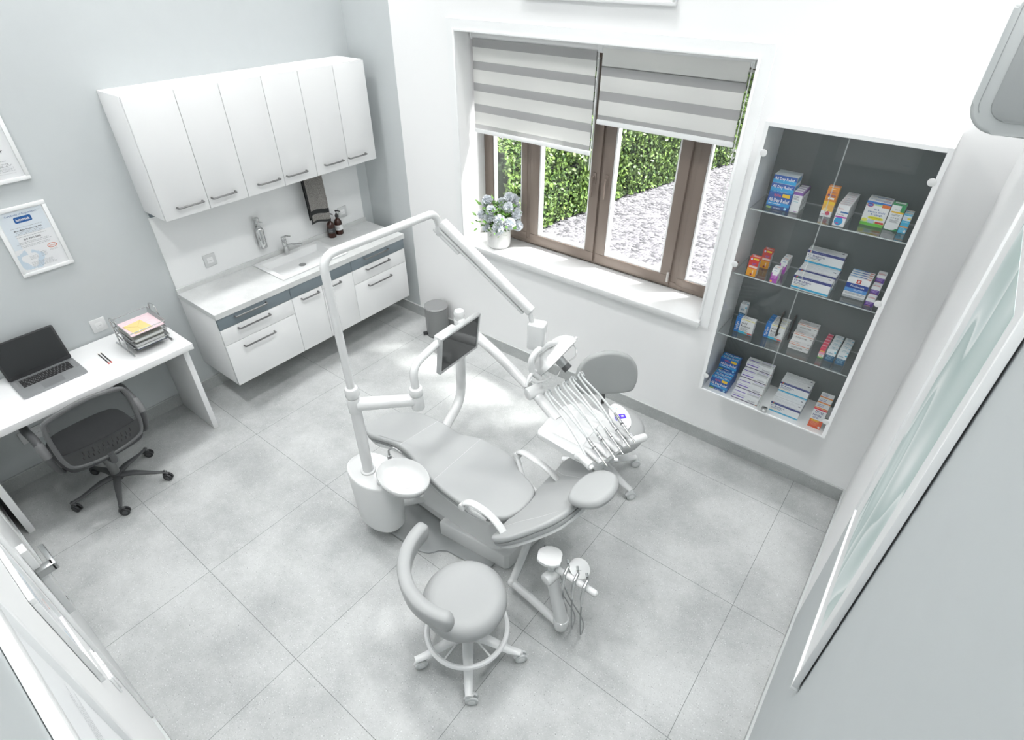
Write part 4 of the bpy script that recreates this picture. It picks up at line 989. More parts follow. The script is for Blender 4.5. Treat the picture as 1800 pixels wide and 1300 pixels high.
loops = [(2.868, -1.330), (2.884, -1.272), (2.893, -1.218), (2.902, -1.163), (2.915, -1.105)]
for k in range(5):
    A_, T_, Lp = Vector((*tips[k], .858)), Vector((*tails[k], .868)), Vector((*loops[k], 1.052))
    d = (T_-A_)
    q = MB(); r0 = .0085 if k != 2 else .007
    q.tube([A_, A_+d*.06, A_+d*.35, A_+d*.75, A_+d*.97, T_], [.0025, .004, r0*.8, r0, r0*.95, .006], M_inst, seg=12)
    if k == 1: q.ball(A_-Vector((0, 0, .0)), .011, E_, seg=12, sz=.5)
    q.cyl(A_+d*.80, A_+d*.83, r0*1.15, M_chrome, seg=12); q.cyl(A_+d*.62, A_+d*.64, r0*1.1, M_dgrey, seg=12)
    hp_ = obj('handpiece', q, ty)
    q = MB(); dn = Vector((3.165+.013*k-.02, -1.395+.0575*k, .818))
    q.tube(catmull([T_, T_+(Lp-T_)*.5, Lp+Vector((.02, -.008, -.018)), Lp+Vector((-.004, .0, .006)), Lp+Vector((-.020, .006, -.012)), Lp+Vector((-.004, -.004, -.035)), dn+(Lp-dn)*.45, dn], 6, False), .0052, M_hose, seg=10); obj('hose', q, hp_)
    q = MB(); q.tube([Lp+Vector((.016, -.004, -.004)), Lp+Vector((.0, 0, .009)), Lp+Vector((-.01, .004, .004))], .0066, M_chrome, seg=8); obj('hose_clip', q, hp_)
# assistant arm
q = MB(); q.tube([(2.97, -1.60, .30), (2.975, -1.70, .17), (2.985, -1.778, .105)], .022, E_, seg=14); q.ball((2.988, -1.785, .10), .027, E_); q.tube([(2.99, -1.785, .10), (3.30, -1.822, .10)], .0225, E_, seg=14); aa = obj('assistant_arm', q, du)
q = MB(); q.cyl((3.315, -1.81, .06), (3.315, -1.81, .14), .040, E_, seg=24, bev=.014); obj('arm_joint', q, aa)
q = MB(); q.tube([(3.318, -1.812, .12), (3.245, -1.812, .42)], [.033, .030], M_plast, seg=4 if False else 16, up=(0, 1, 0), flat=1.0); obj('upright', q, aa)
q = MB(); q.cyl((3.235, -1.86, .435), (3.250, -1.785, .437), .032, E_, seg=24, bev=.012); obj('arm_joint', q, aa)
q = MB(); MK = Matrix.Translation((3.217, -1.797, .535)) @ Matrix.Rotation(math.radians(25), 4, 'Z') @ Matrix.Rotation(math.radians(-6), 4, 'X'); q.prism([(p.x, p.y) for p in catmull([(-.052, -.035), (-.058, .0), (-.052, .035), (0, .062), (.05, .038), (.055, .0), (.05, -.042), (0, -.058)], 5)], -.008, .008, E_, .004, M=MK); q.cyl((3.235, -1.80, .44), (3.225, -1.80, .53), .022, E_, seg=14); obj('button_pad', q, aa)
q = MB(); q.tube([(3.255, -1.79, .468), (3.46, -1.79, .468)], .0165, E_, seg=14); q.ball((3.46, -1.79, .468), .0165, E_); obj('holder_bar', q, aa)
q = MB(); MD = Matrix.Translation((3.335, -1.715, .455)) @ Matrix.Rotation(math.radians(18), 4, 'Y'); q.cyl((0, 0, -.003), (0, 0, .002), .052, M_metal, seg=36, M=MD); q.cyl((0, 0, .002), (0, 0, .005), .012, M_metal, seg=16, M=MD); q.cyl((0, -.075, -.012), (0, -.02, -.003), .008, E_, seg=10, M=MD); obj('steel_disc', q, aa)
for k, (x_, y_) in enumerate(((3.30, -1.768), (3.355, -1.772), (3.408, -1.776))):
    q = MB(); q.tube([(x_, y_, .525), (x_+.004, y_+.0, .505), (x_+.006, y_-.03, .49), (x_+.008, y_-.045, .42), (x_+.004, y_-.03, .335)], [.006, .007, .009, .009, .005], M_inst, seg=12); q.cyl((x_, y_, .525), (x_-.01, y_+.012, .535), .006, M_chrome, seg=10)
    h1 = obj('suction_handpiece', q, aa)
    q = MB(); q.tube(catmull([(x_+.004, y_-.03, .335), (x_+.008, y_-.03, .22), (x_+.02, y_-.03, .10), (x_-.02, y_+.06, .06), (x_-.16, y_+.12, .10), (3.06+.02*k, -1.60, .28)], 6, False), .0038, mat('grey_hose', (.26, .27, .27), .35), seg=8); obj('hose', q, h1)

# ------------------------------------------------------------------ glass-door medicine cabinet
CX0, CX1, CY0, CZ0, CZ1 = 3.291, 4.025, -.302, .640, 2.187
mc = thing('medicine_cabinet', 'white wall cabinet with two clear glass doors full of medicine boxes', 'cabinet', ((CX0+CX1)/2, -.15, CZ0))
q = MB(); tk = .020
q.box(CX0, CX0+tk, CY0, -.001, CZ0, CZ1, M_trim, .001); q.box(CX1-tk, CX1, CY0, -.001, CZ0, CZ1, M_trim, .001)
q.box(CX0+tk, CX1-tk, CY0, -.001, CZ0, CZ0+.010, M_trim, .001); q.box(CX0+tk, CX1-tk, CY0, -.001, CZ1-tk, CZ1, M_trim, .001); obj('carcass', q, mc, smooth=0)
obj('back_panel', B(CX0+tk, CX1-tk, -.010, -.002, CZ0+.01, CZ1-tk, mat('slate_cabinet_back', (.13, .148, .15), .5)), mc, label='slate grey back panel')
SH = [1.777, 1.425, 1.045]
for z in SH:
    s_ = obj('glass_shelf', B(CX0+tk+.002, CX1-tk-.002, -.272, -.012, z-.006, z, M_shelf), mc)
    q = MB(); q.box(CX0+tk+.002, CX1-tk-.002, -.2735, -.2722, z-.006, z, M_edge); q.box(CX0+tk+.002, CX1-tk-.002, -.0115, -.0105, z-.006, z, M_edge); obj('shelf_edge', q, s_)
xm = 3.6505
for x0, x1, s_ in ((CX0+tk+.001, xm-.0015, -1), (xm+.0015, CX1-tk-.001, 1)):
    d = obj('glass_door', B(x0, x1, -.298, -.294, CZ0+.012, CZ1-tk-.002, M_door), mc)
    q = MB(); xe = x1 if s_ < 0 else x0; q.box(xe-.0008, xe+.0008, -.298, -.294, CZ0+.012, CZ1-tk-.002, M_edge); obj('door_edge', q, d)
    for zz in (2.05, 1.483, .748):
        xh = x0+.006 if s_ < 0 else x1-.006; q = MB(); q.cyl((xh, -.300, zz), (xh, -.304, zz), .0165, M_plast, seg=20, bev=.001); q.box(xh-.012, xh+.012, -.2935, -.285, zz-.012, zz+.012, M_chrome, .002); obj('glass_hinge', q, d)
    xh = xm-.028 if s_ < 0 else xm+.033; q = MB(); q.tube(fillet([(xh, -.2985, 1.30), (xh, -.322, 1.30), (xh, -.322, 1.165), (xh, -.2985, 1.165)], .008, 3), .005, mat('dark_pull', (.05, .048, .045), .3, .5), seg=8); obj('handle', q, d)
q = MB(); q.box(3.668, 3.700, -.305, -.285, .652, .684, M_chrome, .003); q.cyl((3.684, -.305, .668), (3.684, -.3075, .668), .006, M_trim, seg=10); obj('lock', q, mc)

# medicine boxes
def C3(*a): return S(*a)
colr = {}
def cm(c):
    if c not in colr: colr[c] = mat('print_%02x%02x%02x' % c, tuple(v*.92 for v in S(*c)), .45)
    return colr[c]
WH = (238, 240, 240)
def carton(x0, x1, yf, dep, z0, h, base, front, top, label, group, side=None):
    "front/top: lists of ('b', u0, v0, u1, v1, colour) bands or ('t', text, u, v, width, height, colour) texts, u/v 0..1"
    mb = MB(); y1 = yf+dep; mb.box(x0, x1, yf, y1, z0, z0+h, cm(base), .0006, seg=1)
    w = x1-x0
    for n_, it in enumerate(front):
        e = yf-.00035-.00012*n_
        if it[0] == 'b': mb.poly([(x0+w*it[1], e, z0+h*it[2]), (x0+w*it[3], e, z0+h*it[2]), (x0+w*it[3], e, z0+h*it[4]), (x0+w*it[1], e, z0+h*it[4])], cm(it[5]))
        elif it[0] == 'e':
            mb.poly([(x0+w*(it[1]+it[3]*math.cos(a)), e, z0+h*(it[2]+it[4]*math.sin(a))) for a in [2*PI*k/20 for k in range(20)]], cm(it[5]))
        elif it[0] == 't': mb.text(it[1], cm(it[6]), (x0+w*it[2], e, z0+h*it[3]), (1, 0, 0), (0, 0, 1), it[5]*h, 'c', True, w=w*it[4])
        elif it[0] == 'l':
            for k in range(it[5]):
                u1 = it[3]-.08*((k*7) % 3)*(it[3]-it[1]); mb.poly([(x0+w*it[1], e, z0+h*(it[2]-k*it[4])), (x0+w*u1, e, z0+h*(it[2]-k*it[4])), (x0+w*u1, e, z0+h*(it[2]-k*it[4]+it[4]*.4)), (x0+w*it[1], e, z0+h*(it[2]-k*it[4]+it[4]*.4))], cm(it[6]))
    zt = z0+h
    for n_, it in enumerate(top):
        e = zt+.0003+.0001*n_
        if it[0] == 'b': mb.poly([(x0+w*it[1], yf+dep*it[2], e), (x0+w*it[3], yf+dep*it[2], e), (x0+w*it[3], yf+dep*it[4], e), (x0+w*it[1], yf+dep*it[4], e)], cm(it[5]))
        elif it[0] == 't': mb.text(it[1], cm(it[6]), (x0+w*it[2], yf+dep*it[3], e), (1, 0, 0), (0, 1, 0), it[5]*dep, 'c', True, w=w*it[4])
    if side: 
        for n_, it in enumerate(side):
            e = x1+.0003+.0001*n_; mb.poly([(e, yf+dep*it[1], z0+h*it[2]), (e, yf+dep*it[3], z0+h*it[2]), (e, yf+dep*it[3], z0+h*it[4]), (e, yf+dep*it[1], z0+h*it[4])], cm(it[5]))
    return obj('medicine_box', mb, label=label, cat='box', group=group, smooth=0, normals=False)
ORD = ['first', 'second', 'third', 'fourth', 'fifth', 'sixth', 'seventh', 'eighth']
def row(n, yf, dep, gap, **k):
    out = []
    for i in range(n):
        out.append((yf+i*(dep+gap), ORD[i]))
    return out
NAVY, CY, BLU, DB = (58, 66, 130), (60, 175, 215), (30, 95, 180), (25, 60, 120)
ad_f = [('b', 0, 0, 1, .22, (28, 80, 150)), ('b', 0, .22, 1, .42, (30, 150, 215)), ('b', 0, .42, 1, .9, (28, 85, 165)), ('t', 'All Day Relief', .5, .44, .9, .30, WH), ('b', .60, .76, .92, .96, (240, 200, 40)), ('t', 'HyVee', .40, .76, .30, .22, (225, 80, 80)), ('l', .08, .32, .62, .07, 1, WH), ('b', .03, .08, .28, .12, (170, 210, 60)), ('b', .03, .02, .24, .055, (170, 210, 60)), ('e', .86, .12, .06, .08, (150, 215, 240)), ('t', '100 TABLETS', .5, .05, .3, .09, WH)]
ad_t = [('b', 0, 0, 1, .42, (40, 165, 220)), ('b', 0, .42, 1, 1, (32, 100, 180)), ('t', 'All Day Relief', .5, .42, .88, .55, WH), ('b', .15, .16, .7, .22, WH)]
yfs = row(5, -.264, .0325, .0005)
for y, o_ in yfs: carton(3.342, 3.449, y, .0325, .6505, .085, BLU, ad_f, ad_t, 'blue pain relief box, %s from the front, lower row, cabinet floor' % o_, 'blue pain relief boxes')
for y, o_ in row(2, -.1640, .0325, .0005): carton(3.342, 3.449, y, .0325, .7365, .085, BLU, ad_f, ad_t, 'blue pain relief box, %s from the front stacked above the bottom row' % o_, 'blue pain relief boxes')
pu_f = [('b', 0, 0, 1, .12, (72, 50, 95)), ('b', .04, .40, .46, .56, (120, 90, 190)), ('l', .04, .78, .5, .12, 1, (175, 160, 205)), ('b', .94, .02, .98, .1, (220, 130, 40)), ('l', .62, .42, .9, .14, 2, (150, 150, 160))]
pu_t = [('b', .04, .30, .46, .44, (125, 100, 195)), ('b', .54, .78, .96, .84, (150, 130, 210)), ('b', .52, .30, .96, .60, (200, 203, 205)), ('l', 0, 0, 0, 0, 0, WH)]
pu_t = pu_t[:3]
for k in range(4):
    for j in range(k+1):
        top_ = (j == k)
        carton(3.482, 3.637, -.270+.0545*k, .054, .6505+.0425*j, .042, WH, pu_f, pu_t, 'white and purple tablet box, %s row from the front, %s from the bottom' % (ORD[k], ORD[j]), 'white and purple tablet boxes', side=[(0, .2, .2, .95, .35, (90, 80, 120))] if False else None)
it_f = [('b', 0, .78, 1, .97, NAVY), ('e', .09, .87, .03, .07, (210, 80, 60)), ('e', .11, .85, .02, .05, (80, 170, 90)), ('t', 'SUSTAINABLE', .33, .83, .34, .09, (120, 130, 180)), ('t', 'IT-Relieve', .27, .56, .46, .20, NAVY), ('l', .05, .47, .42, .085, 2, (110, 118, 150)), ('b', .05, .27, .34, .30, (235, 215, 150)), ('b', 0, .07, 1, .20, CY)]
it_t = [('b', .06, .70, .70, .73, (190, 193, 198)), ('b', .06, .52, .76, .55, (190, 193, 198)), ('b', .06, .34, .62, .37, (195, 198, 202)), ('b', .86, .55, .93, .68, (70, 75, 95)), ('b', 0, .0, 1, .025, (140, 145, 150))]
def itb(x0, x1, y, d, z, h, lab): carton(x0, x1, y, d, z, h, (236, 238, 239), it_f, it_t, lab, 'white and blue tablet boxes', side=[(0, .1, .1, .9, .25, (190, 195, 205)), (0, .1, .6, .9, .8, NAVY)])
for y, o_ in row(4, -.262, .0565, .0008): itb(3.702, 3.862, y, .0565, .6505, .0715, 'navy and cyan striped tablet box, %s from the front, lower row, cabinet floor' % o_)
for y, o_ in row(2, -.1465, .0565, .0008): itb(3.702, 3.862, y, .0565, .7225, .0715, 'navy and cyan striped tablet box, %s from the front, upper row, cabinet floor' % o_)
ln_f = [('b', 0, 0, 1, .42, (222, 95, 50)), ('b', .10, .33, .72, .41, (235, 180, 40)), ('b', 0, .93, 1, 1, (225, 60, 90)), ('t', 'LITTLE', .5, .76, .62, .15, (50, 60, 130)), ('t', 'NOSES', .42, .60, .66, .15, (50, 60, 130)), ('e', .25, .88, .05, .025, (215, 50, 80)), ('l', .15, .54, .62, .05, 2, (120, 110, 170)), ('l', .14, .29, .75, .055, 4, (240, 150, 110)), ('e', .86, .10, .09, .05, WH)]
ln_t = [('b', 0, 0, 1, .20, (232, 110, 60)), ('b', 0, .0, 1, .08, (240, 180, 50)), ('t', 'LITTLE', .38, .62, .44, .26, (80, 90, 160)), ('t', 'NOSES', .36, .34, .44, .26, (80, 90, 160))]
for y, o_ in row(3, -.261, .0565, .0008): carton(3.918, 3.985, y, .0565, .6505, .135, WH, ln_f, ln_t, 'white and orange nose drop box, %s from the front, on the cabinet floor' % o_, 'white and orange nose drop boxes')
# third shelf
Z3 = 1.0453
tc_f = [('b', 0, 0, .26, 1, (35, 120, 200)), ('b', .26, .0, 1, .14, (70, 190, 225)), ('b', .74, .03, 1, .13, (230, 110, 90)), ('e', .66, .09, .06, .05, (190, 160, 90)), ('b', .3, .93, 1, .97, (225, 215, 110)), ('t', 'Acid', .47, .66, .30, .20, (55, 60, 70)), ('t', 'Reducer', .58, .46, .52, .20, (55, 60, 70)), ('l', .33, .38, .75, .06, 4, (150, 155, 160))]
tc_t = [('b', 0, 0, .26, 1, (45, 130, 205)), ('b', .26, .0, 1, .06, (225, 215, 110)), ('t', 'Acid', .48, .62, .26, .22, (80, 85, 92)), ('t', 'Reducer', .58, .3, .46, .22, (80, 85, 92)), ('t', 'TopCare', .13, .4, .2, .2, WH)]
def topcare(mbx, x0, w, yf, z0, h): 
    q = mbx
def acid(x0, y, o_, where):
    o = carton(x0, x0+.103, y, .038, Z3, .092, (236, 238, 238), tc_f, tc_t, 'white and blue antacid box, ' + where, 'white and blue antacid boxes')
    q = MB(); q.text('TopCare', cm(WH), (x0+.019, y-.0022, Z3+.010), (0, 0, 1), (-1, 0, 0), .020, 'l', True, w=.058)
    r = obj('brand_print', q, o, smooth=0, normals=False)
    return o
def fixp(o): pass
acid(3.378, -.203, 0, 'standing alone at the left of the third shelf')
for y, o_ in row(3, -.160, .0345, .0008): acid(3.532, y, 0, '%s of three behind the door handles' % o_)
bw_f = [('b', 0, 0, 1, .52, (28, 88, 125)), ('l', .1, .44, .85, .09, 4, (140, 180, 200)), ('t', 'Salicin', .42, .66, .5, .16, (60, 130, 160)), ('b', .78, .78, .98, .88, (70, 185, 215))]
bw_t = [('b', .30, .6, .72, .72, (150, 190, 205)), ('b', .80, .25, 1, .42, (90, 190, 215)), ('b', .25, .3, .62, .4, (150, 190, 205))]
carton(3.352, 3.392, -.085, .045, Z3, .115, (232, 236, 238), bw_f, bw_t, 'tall white and teal box standing behind the left antacid box', 'white and teal boxes')
ac_f = [('b', 0, .80, 1, .90, (225, 150, 125)), ('t', 'ACICLOVIR', .42, .28, .56, .34, (95, 98, 102)), ('b', .84, .5, .96, .62, (150, 150, 150))]
ac_t = [('b', 0, .1, .5, .2, (228, 165, 140)), ('t', 'Aciclovir', .34, .4, .38, .3, (130, 132, 135)), ('b', .82, .4, .94, .55, (165, 165, 165))]
for k in range(3):
    for j in range(k+1): carton(3.678, 3.783, -.190+.0485*k, .048, Z3+.0375*j, .037, (228, 229, 228), ac_f, ac_t, 'pale cream lettered box, %s row from the front, %s from the bottom' % (ORD[k], ORD[j]), 'pale cream tablet boxes')
pk_f = [('b', 0, .62, 1, 1, (225, 60, 95)), ('b', 0, .40, 1, .62, (240, 160, 180)), ('b', 0, 0, 1, .14, (90, 180, 90)), ('l', .15, .34, .8, .07, 3, (160, 120, 130)), ('e', .45, .16, .3, .08, (225, 205, 160)), ('b', .1, .66, .9, .74, (235, 200, 90))]
for y, o_ in row(5, -.190, .0335, .0006): carton(3.833, 3.860, y, .0335, Z3, .064, WH, pk_f, [('b', 0, 0, 1, .7, (225, 70, 100)), ('b', 0, .7, 1, 1, (240, 170, 185))], 'narrow pink and green box, %s from the front on the third shelf' % o_, 'pink and green boxes')
for x0, nm in ((3.868, 'left'), (3.920, 'right')):
    for y, o_ in row(4, -.195, .0425, .0006): carton(x0, x0+.044, y, .0425, Z3, .0735, (230, 236, 238), bw_f, bw_t, 'white and teal box, %s from the front in the %s row, third shelf' % (o_, nm), 'white and teal boxes')
# second shelf
Z2 = 1.4253
rd_f = [('b', 0, .60, 1, 1, (215, 60, 50)), ('b', 0, .0, 1, .40, (240, 165, 40)), ('b', 0, .40, 1, .52, (235, 110, 60)), ('b', .12, .45, 1, .55, (245, 225, 215)), ('b', .40, .88, .95, .96, (240, 215, 50)), ('e', .22, .90, .10, .06, (200, 210, 235)), ('l', .35, .68, .8, .06, 2, (90, 100, 200)), ('b', .62, .10, .68, .33, (250, 245, 235)), ('e', .5, .10, .12, .05, (150, 40, 50))]
rd_t = [('b', .2, .25, 1, .5, (240, 205, 190)), ('b', .1, .65, .4, .85, (210, 215, 235))]
carton(3.376, 3.4245, -.264, .037, Z2, .105, (218, 75, 55), rd_f, rd_t, 'red and orange box, front one of the pair on the second shelf', 'red and orange boxes', side=[(0, 0, 0, 1, .8, (225, 225, 225))])
carton(3.402, 3.4485, -.130, .037, Z2, .105, (218, 75, 55), rd_f, rd_t, 'red and orange box, rear one of the pair on the second shelf', 'red and orange boxes', side=[(0, 0, 0, 1, .8, (225, 225, 225))])
mg_f = [('b', 0, 0, 1, .72, (170, 70, 175)), ('b', .15, .55, .85, .80, WH), ('l', .15, .48, .85, .08, 3, (225, 170, 225)), ('e', .2, .10, .16, .08, (240, 180, 60)), ('b', .25, .88, .7, .92, (120, 150, 190))]
mg_t = [('b', .3, .5, .8, .62, (240, 170, 150)), ('b', .2, .2, .5, .3, (150, 170, 200))]
carton(3.500, 3.5355, -.268, .055, Z2, .0745, WH, mg_f, mg_t, 'white and magenta box, frontmost on the second shelf', 'white and magenta boxes')
for y, o_ in row(2, -.135, .045, .0006): carton(3.503, 3.537, y, .045, Z2, .0745, WH, mg_f, mg_t, 'white and magenta box at the back of the second shelf, %s of two' % o_, 'white and magenta boxes')
itb(3.606, 3.782, -.264, .060, Z2, .0745, 'white tablet box with navy and cyan stripes, frontmost on the second shelf')
itb(3.606, 3.782, -.178, .080, Z2, .0745, 'white tablet box with navy and cyan stripes, middle one on the second shelf')
itb(3.606, 3.782, -.0955, .062, Z2, .0745, 'navy and cyan striped tablet box low at the back of the second shelf')
itb(3.606, 3.782, -.0955, .062, Z2+.0752, .0745, 'white tablet box with navy and cyan stripes, topmost on the second shelf')
ns_f = [('b', 0, .30, 1, .72, (30, 65, 150)), ('b', 0, .30, 1, .48, (85, 150, 215)), ('b', 0, .18, 1, .30, (232, 235, 238)), ('b', 0, .0, 1, .1, (185, 190, 195)), ('b', .40, .76, .60, .94, (205, 70, 60)), ('b', .46, .80, .54, .90, WH), ('t', 'NoSneeze', .52, .56, .62, .13, WH), ('l', .4, .44, .85, .05, 2, (190, 215, 240)), ('l', .08, .24, .95, .05, 2, (150, 155, 160))]
ns_t = [('b', 0, .55, .78, .9, (90, 160, 215)), ('b', .5, .55, .78, .9, (35, 80, 165)), ('b', .80, .2, .97, .6, (215, 110, 100))]
for y, o_ in row(4, -.193, .0265, .0006): carton(3.834, 3.933, y, .0265, Z2, .106, WH, ns_f, ns_t, 'blue and white allergy box, %s from the front at the right of the second shelf' % o_, 'blue and white allergy boxes')
vw_f = [('b', 0, 0, 1, .62, (95, 60, 150)), ('l', .12, .52, .85, .13, 3, (190, 160, 220)), ('b', .1, .04, .7, .10, (200, 150, 110))]
vw_t = [('b', .1, .15, .9, .32, (225, 165, 165)), ('b', .25, .38, .7, .44, (225, 180, 180))]
for k in range(3):
    for j in range(k+1): carton(3.942, 3.980, -.232+.053*k, .0525, Z2+.041*j, .0405, WH, vw_f, vw_t, 'small violet and white box, %s step from the front, %s from the bottom' % (ORD[k], ORD[j]), 'small violet and white boxes')
# top shelf
Z1 = 1.7773
for y, o_ in row(4, -.215, .030, .0006): carton(3.370, 3.478, y, .030, Z1, .083, BLU, ad_f, ad_t, 'blue pain relief box standing on the top shelf, %s from the front' % o_, 'blue pain relief boxes')
ad_l = [('b', 0, 0, 1, .45, (40, 165, 220)), ('b', 0, .45, 1, 1, (32, 90, 175)), ('t', 'All Day Relief', .48, .42, .86, .50, WH)]
lid_t = [('b', 0, 0, 1, 1, (205, 215, 220)), ('b', .1, .3, .9, .33, (170, 205, 225)), ('b', .2, .6, .8, .63, (170, 205, 225))]
carton(3.368, 3.476, -.198, .094, Z1+.0836, .037, (225, 230, 233), ad_l, lid_t, 'blue pain relief box lying flat on the upright ones on the top shelf', 'blue pain relief boxes', side=[(0, .1, .2, .9, .8, (90, 160, 205))])
carton(3.368, 3.476, -.193, .094, Z1+.1209, .037, (225, 230, 233), ad_l, lid_t, 'blue pain relief box lying topmost in the top shelf pile', 'blue pain relief boxes', side=[(0, .1, .2, .9, .8, (90, 160, 205))])
pw_f = [('b', 0, .86, 1, 1, (125, 75, 160)), ('l', .1, .78, .75, .05, 4, (110, 112, 118)), ('b', .1, .52, .7, .54, (120, 190, 200)), ('b', .5, .05, .9, .08, (170, 120, 180))]
for y, o_ in row(4, -.205, .032, .0006): carton(3.4805, 3.523, y, .032, Z1, .099, WH, pw_f, [('b', 0, .8, 1, 1, (135, 90, 165)), ('b', .88, 0, 1, 1, (135, 90, 165))], 'white box with a purple top edge, %s from the front beside the blue pile' % o_, 'white boxes with purple edges', side=[(0, 0, .84, 1, 1, (125, 80, 160)), (0, .25, .25, .5, .7, (120, 125, 130))])
mo_f = [('b', 0, .52, 1, 1, (228, 145, 50)), ('b', 0, .42, 1, .52, (245, 205, 50)), ('b', 0, .20, 1, .42, (240, 185, 90)), ('t', "Children's", .5, .80, .6, .07, (110, 70, 140)), ('t', 'Motrin', .5, .68, .72, .12, (100, 60, 140)), ('b', .25, .59, .8, .65, (245, 240, 235)), ('e', .35, .24, .25, .06, (250, 225, 150)), ('e', .62, .13, .20, .07, (210, 90, 110)), ('l', .15, .08, .8, .04, 1, (220, 120, 160)), ('b', .3, .92, .7, .94, (245, 220, 160))]
carton(3.614, 3.663, -.167, .030, Z1, .143, WH, mo_f, [('b', 0, .2, 1, 1, (225, 130, 50)), ('b', .1, .4, .9, .6, (240, 190, 130))], 'tall orange and yellow children medicine box on the top shelf', 'orange and yellow boxes', side=[(0, 0, .4, 1, 1, (235, 175, 60))])
ib_f = [('e', .42, .24, .36, .20, (50, 160, 215)), ('b', .05, .40, 1, .47, (185, 60, 165)), ('b', .06, .48, .8, .55, WH), ('t', 'ibuprofen', .42, .52, .6, .08, (90, 95, 110)), ('t', 'Equate', .32, .80, .4, .07, (215, 120, 110)), ('b', .35, .63, 1, .70, (60, 110, 170)), ('e', .35, .14, .14, .03, (200, 90, 160))]
for y, o_ in row(7, -.255, .0285, .0005): carton(3.6905, 3.741, y, .0285, Z1, .100, (236, 237, 238), ib_f, [('b', .05, .3, .9, .42, (215, 165, 175)), ('b', .3, .6, .95, .7, (160, 170, 200))], 'white pain relief box with magenta band, %s from the front on the top shelf' % o_, 'white pain relief boxes with magenta bands', side=[(0, 0, 0, 1, .9, (205, 208, 210))])
cc_f = [('b', 0, 0, 1, .12, (110, 195, 70)), ('b', 0, .12, 1, .2, (190, 225, 160)), ('b', 0, .84, 1, .9, (200, 230, 165)), ('b', 0, .90, 1, .99, (50, 120, 195)), ('e', .17, .84, .14, .085, (205, 80, 90)), ('e', .17, .84, .115, .065, (45, 100, 180)), ('t', 'Kroger', .17, .82, .18, .05, WH), ('b', .66, .80, 1, .93, (228, 120, 45)), ('t', 'Flu &', .50, .66, .22, .08, (40, 95, 165)), ('t', 'Severe Cold', .52, .555, .72, .095, (40, 95, 165)), ('t', '& Cough', .56, .455, .5, .095, (40, 95, 165)), ('e', .58, .34, .34, .065, (238, 235, 50)), ('l', .30, .36, .84, .028, 2, (150, 150, 60)), ('e', .14, .22, .12, .07, (235, 235, 110)), ('b', .30, .12, .55, .26, (190, 210, 225)), ('b', .62, .14, .97, .22, (205, 70, 65))]
for y, o_ in row(2, -.158, .045, .0006): carton(3.789, 3.886, y, .045, Z1, .113, WH, cc_f, [('b', .08, .55, .9, .66, (120, 150, 200)), ('b', .3, .3, .95, .4, (90, 130, 195)), ('b', .65, .1, .95, .2, (225, 150, 100))], 'white and green cold medicine box, %s of two on the top shelf' % o_, 'white and green cold medicine boxes')
gr_f = [('b', 0, 0, 1, .09, (45, 145, 85)), ('b', .70, .72, 1, 1, (45, 145, 85)), ('b', 0, .95, 1, 1, (45, 145, 85)), ('b', .1, .66, 1, .72, (235, 190, 50)), ('t', 'Tums Cit', .5, .78, .4, .04, (90, 160, 120)), ('l', .2, .60, .8, .035, 2, (150, 155, 155)), ('t', '3-5-6-2', .5, .46, .6, .06, (110, 115, 118)), ('l', .2, .40, .85, .03, 4, (165, 168, 170)), ('e', .4, .075, .42, .06, WH)]
carton(3.890, 3.944, -.160, .036, Z1, .121, WH, gr_f, [('b', 0, 0, 1, 1, (50, 150, 90)), ('b', .12, .3, .9, .8, (225, 232, 228))], 'white and dark green box beside the cold medicine on the top shelf', 'white and dark green boxes')
bl_f = [('b', 0, .0, 1, .66, (70, 185, 225)), ('b', 0, .30, 1, .37, (230, 165, 110)), ('b', .1, .70, .5, .86, (215, 225, 240)), ('b', .55, .74, .95, .82, (240, 220, 80)), ('l', .15, .26, .7, .06, 4, (150, 215, 240)), ('t', 'Cetirizine', .45, .56, .7, .09, (190, 235, 250)), ('e', .8, .12, .16, .08, WH), ('b', 0, .92, 1, 1, (100, 185, 220))]
for y, o_ in row(2, -.166, .030, .0006): carton(3.948, 3.980, y, .030, Z1, .088, (225, 238, 244), bl_f, [('b', 0, .1, 1, .45, (110, 185, 215)), ('b', 0, .6, 1, .8, (230, 190, 150))], 'slim sky blue box, %s of two at the right end of the top shelf' % o_, 'slim sky blue boxes')

# ------------------------------------------------------------------ large abstract picture on the right wall
mt, nt, bs = nmat('teal_wave_print')
ge = nt.nodes.new('ShaderNodeNewGeometry'); mp = nt.nodes.new('ShaderNodeMapping'); mp.inputs['Scale'].default_value = (1, 2.6, .9); mp.inputs['Rotation'].default_value = (.45, 0, 0)
nt.links.new(ge.outputs['Position'], mp.inputs[0])
w1_ = nt.nodes.new('ShaderNodeTexNoise'); w1_.inputs['Scale'].default_value = .75; w1_.inputs['Detail'].default_value = .6; w1_.inputs['Roughness'].default_value = .3; w1_.inputs['Distortion'].default_value = 1.3
nt.links.new(mp.outputs[0], w1_.inputs['Vector'])
cr = nt.nodes.new('ShaderNodeValToRGB'); el = cr.color_ramp.elements; el[0].position = .2; el[0].color = (.36, .47, .45, 1); el[1].position = .8; el[1].color = (.70, .78, .77, 1)
for p_, c_ in ((.30, (.60, .70, .68)), (.335, (.82, .87, .86)), (.345, (.34, .46, .44)), (.40, (.50, .60, .58)), (.44, (.66, .74, .73)), (.455, (.84, .88, .87)), (.465, (.42, .53, .51)), (.52, (.58, .67, .65)), (.555, (.85, .89, .88)), (.565, (.46, .57, .55)), (.62, (.66, .75, .73)), (.66, (.30, .42, .40)), (.67, (.80, .86, .85))):
    e = el.new(p_); e.color = (*c_, 1)
nt.links.new(w1_.outputs['Fac'], cr.inputs[0]); nt.links.new(cr.outputs[0], bs.inputs['Base Color']); bs.inputs['Roughness'].default_value = .35
MATS['wave'] = mt
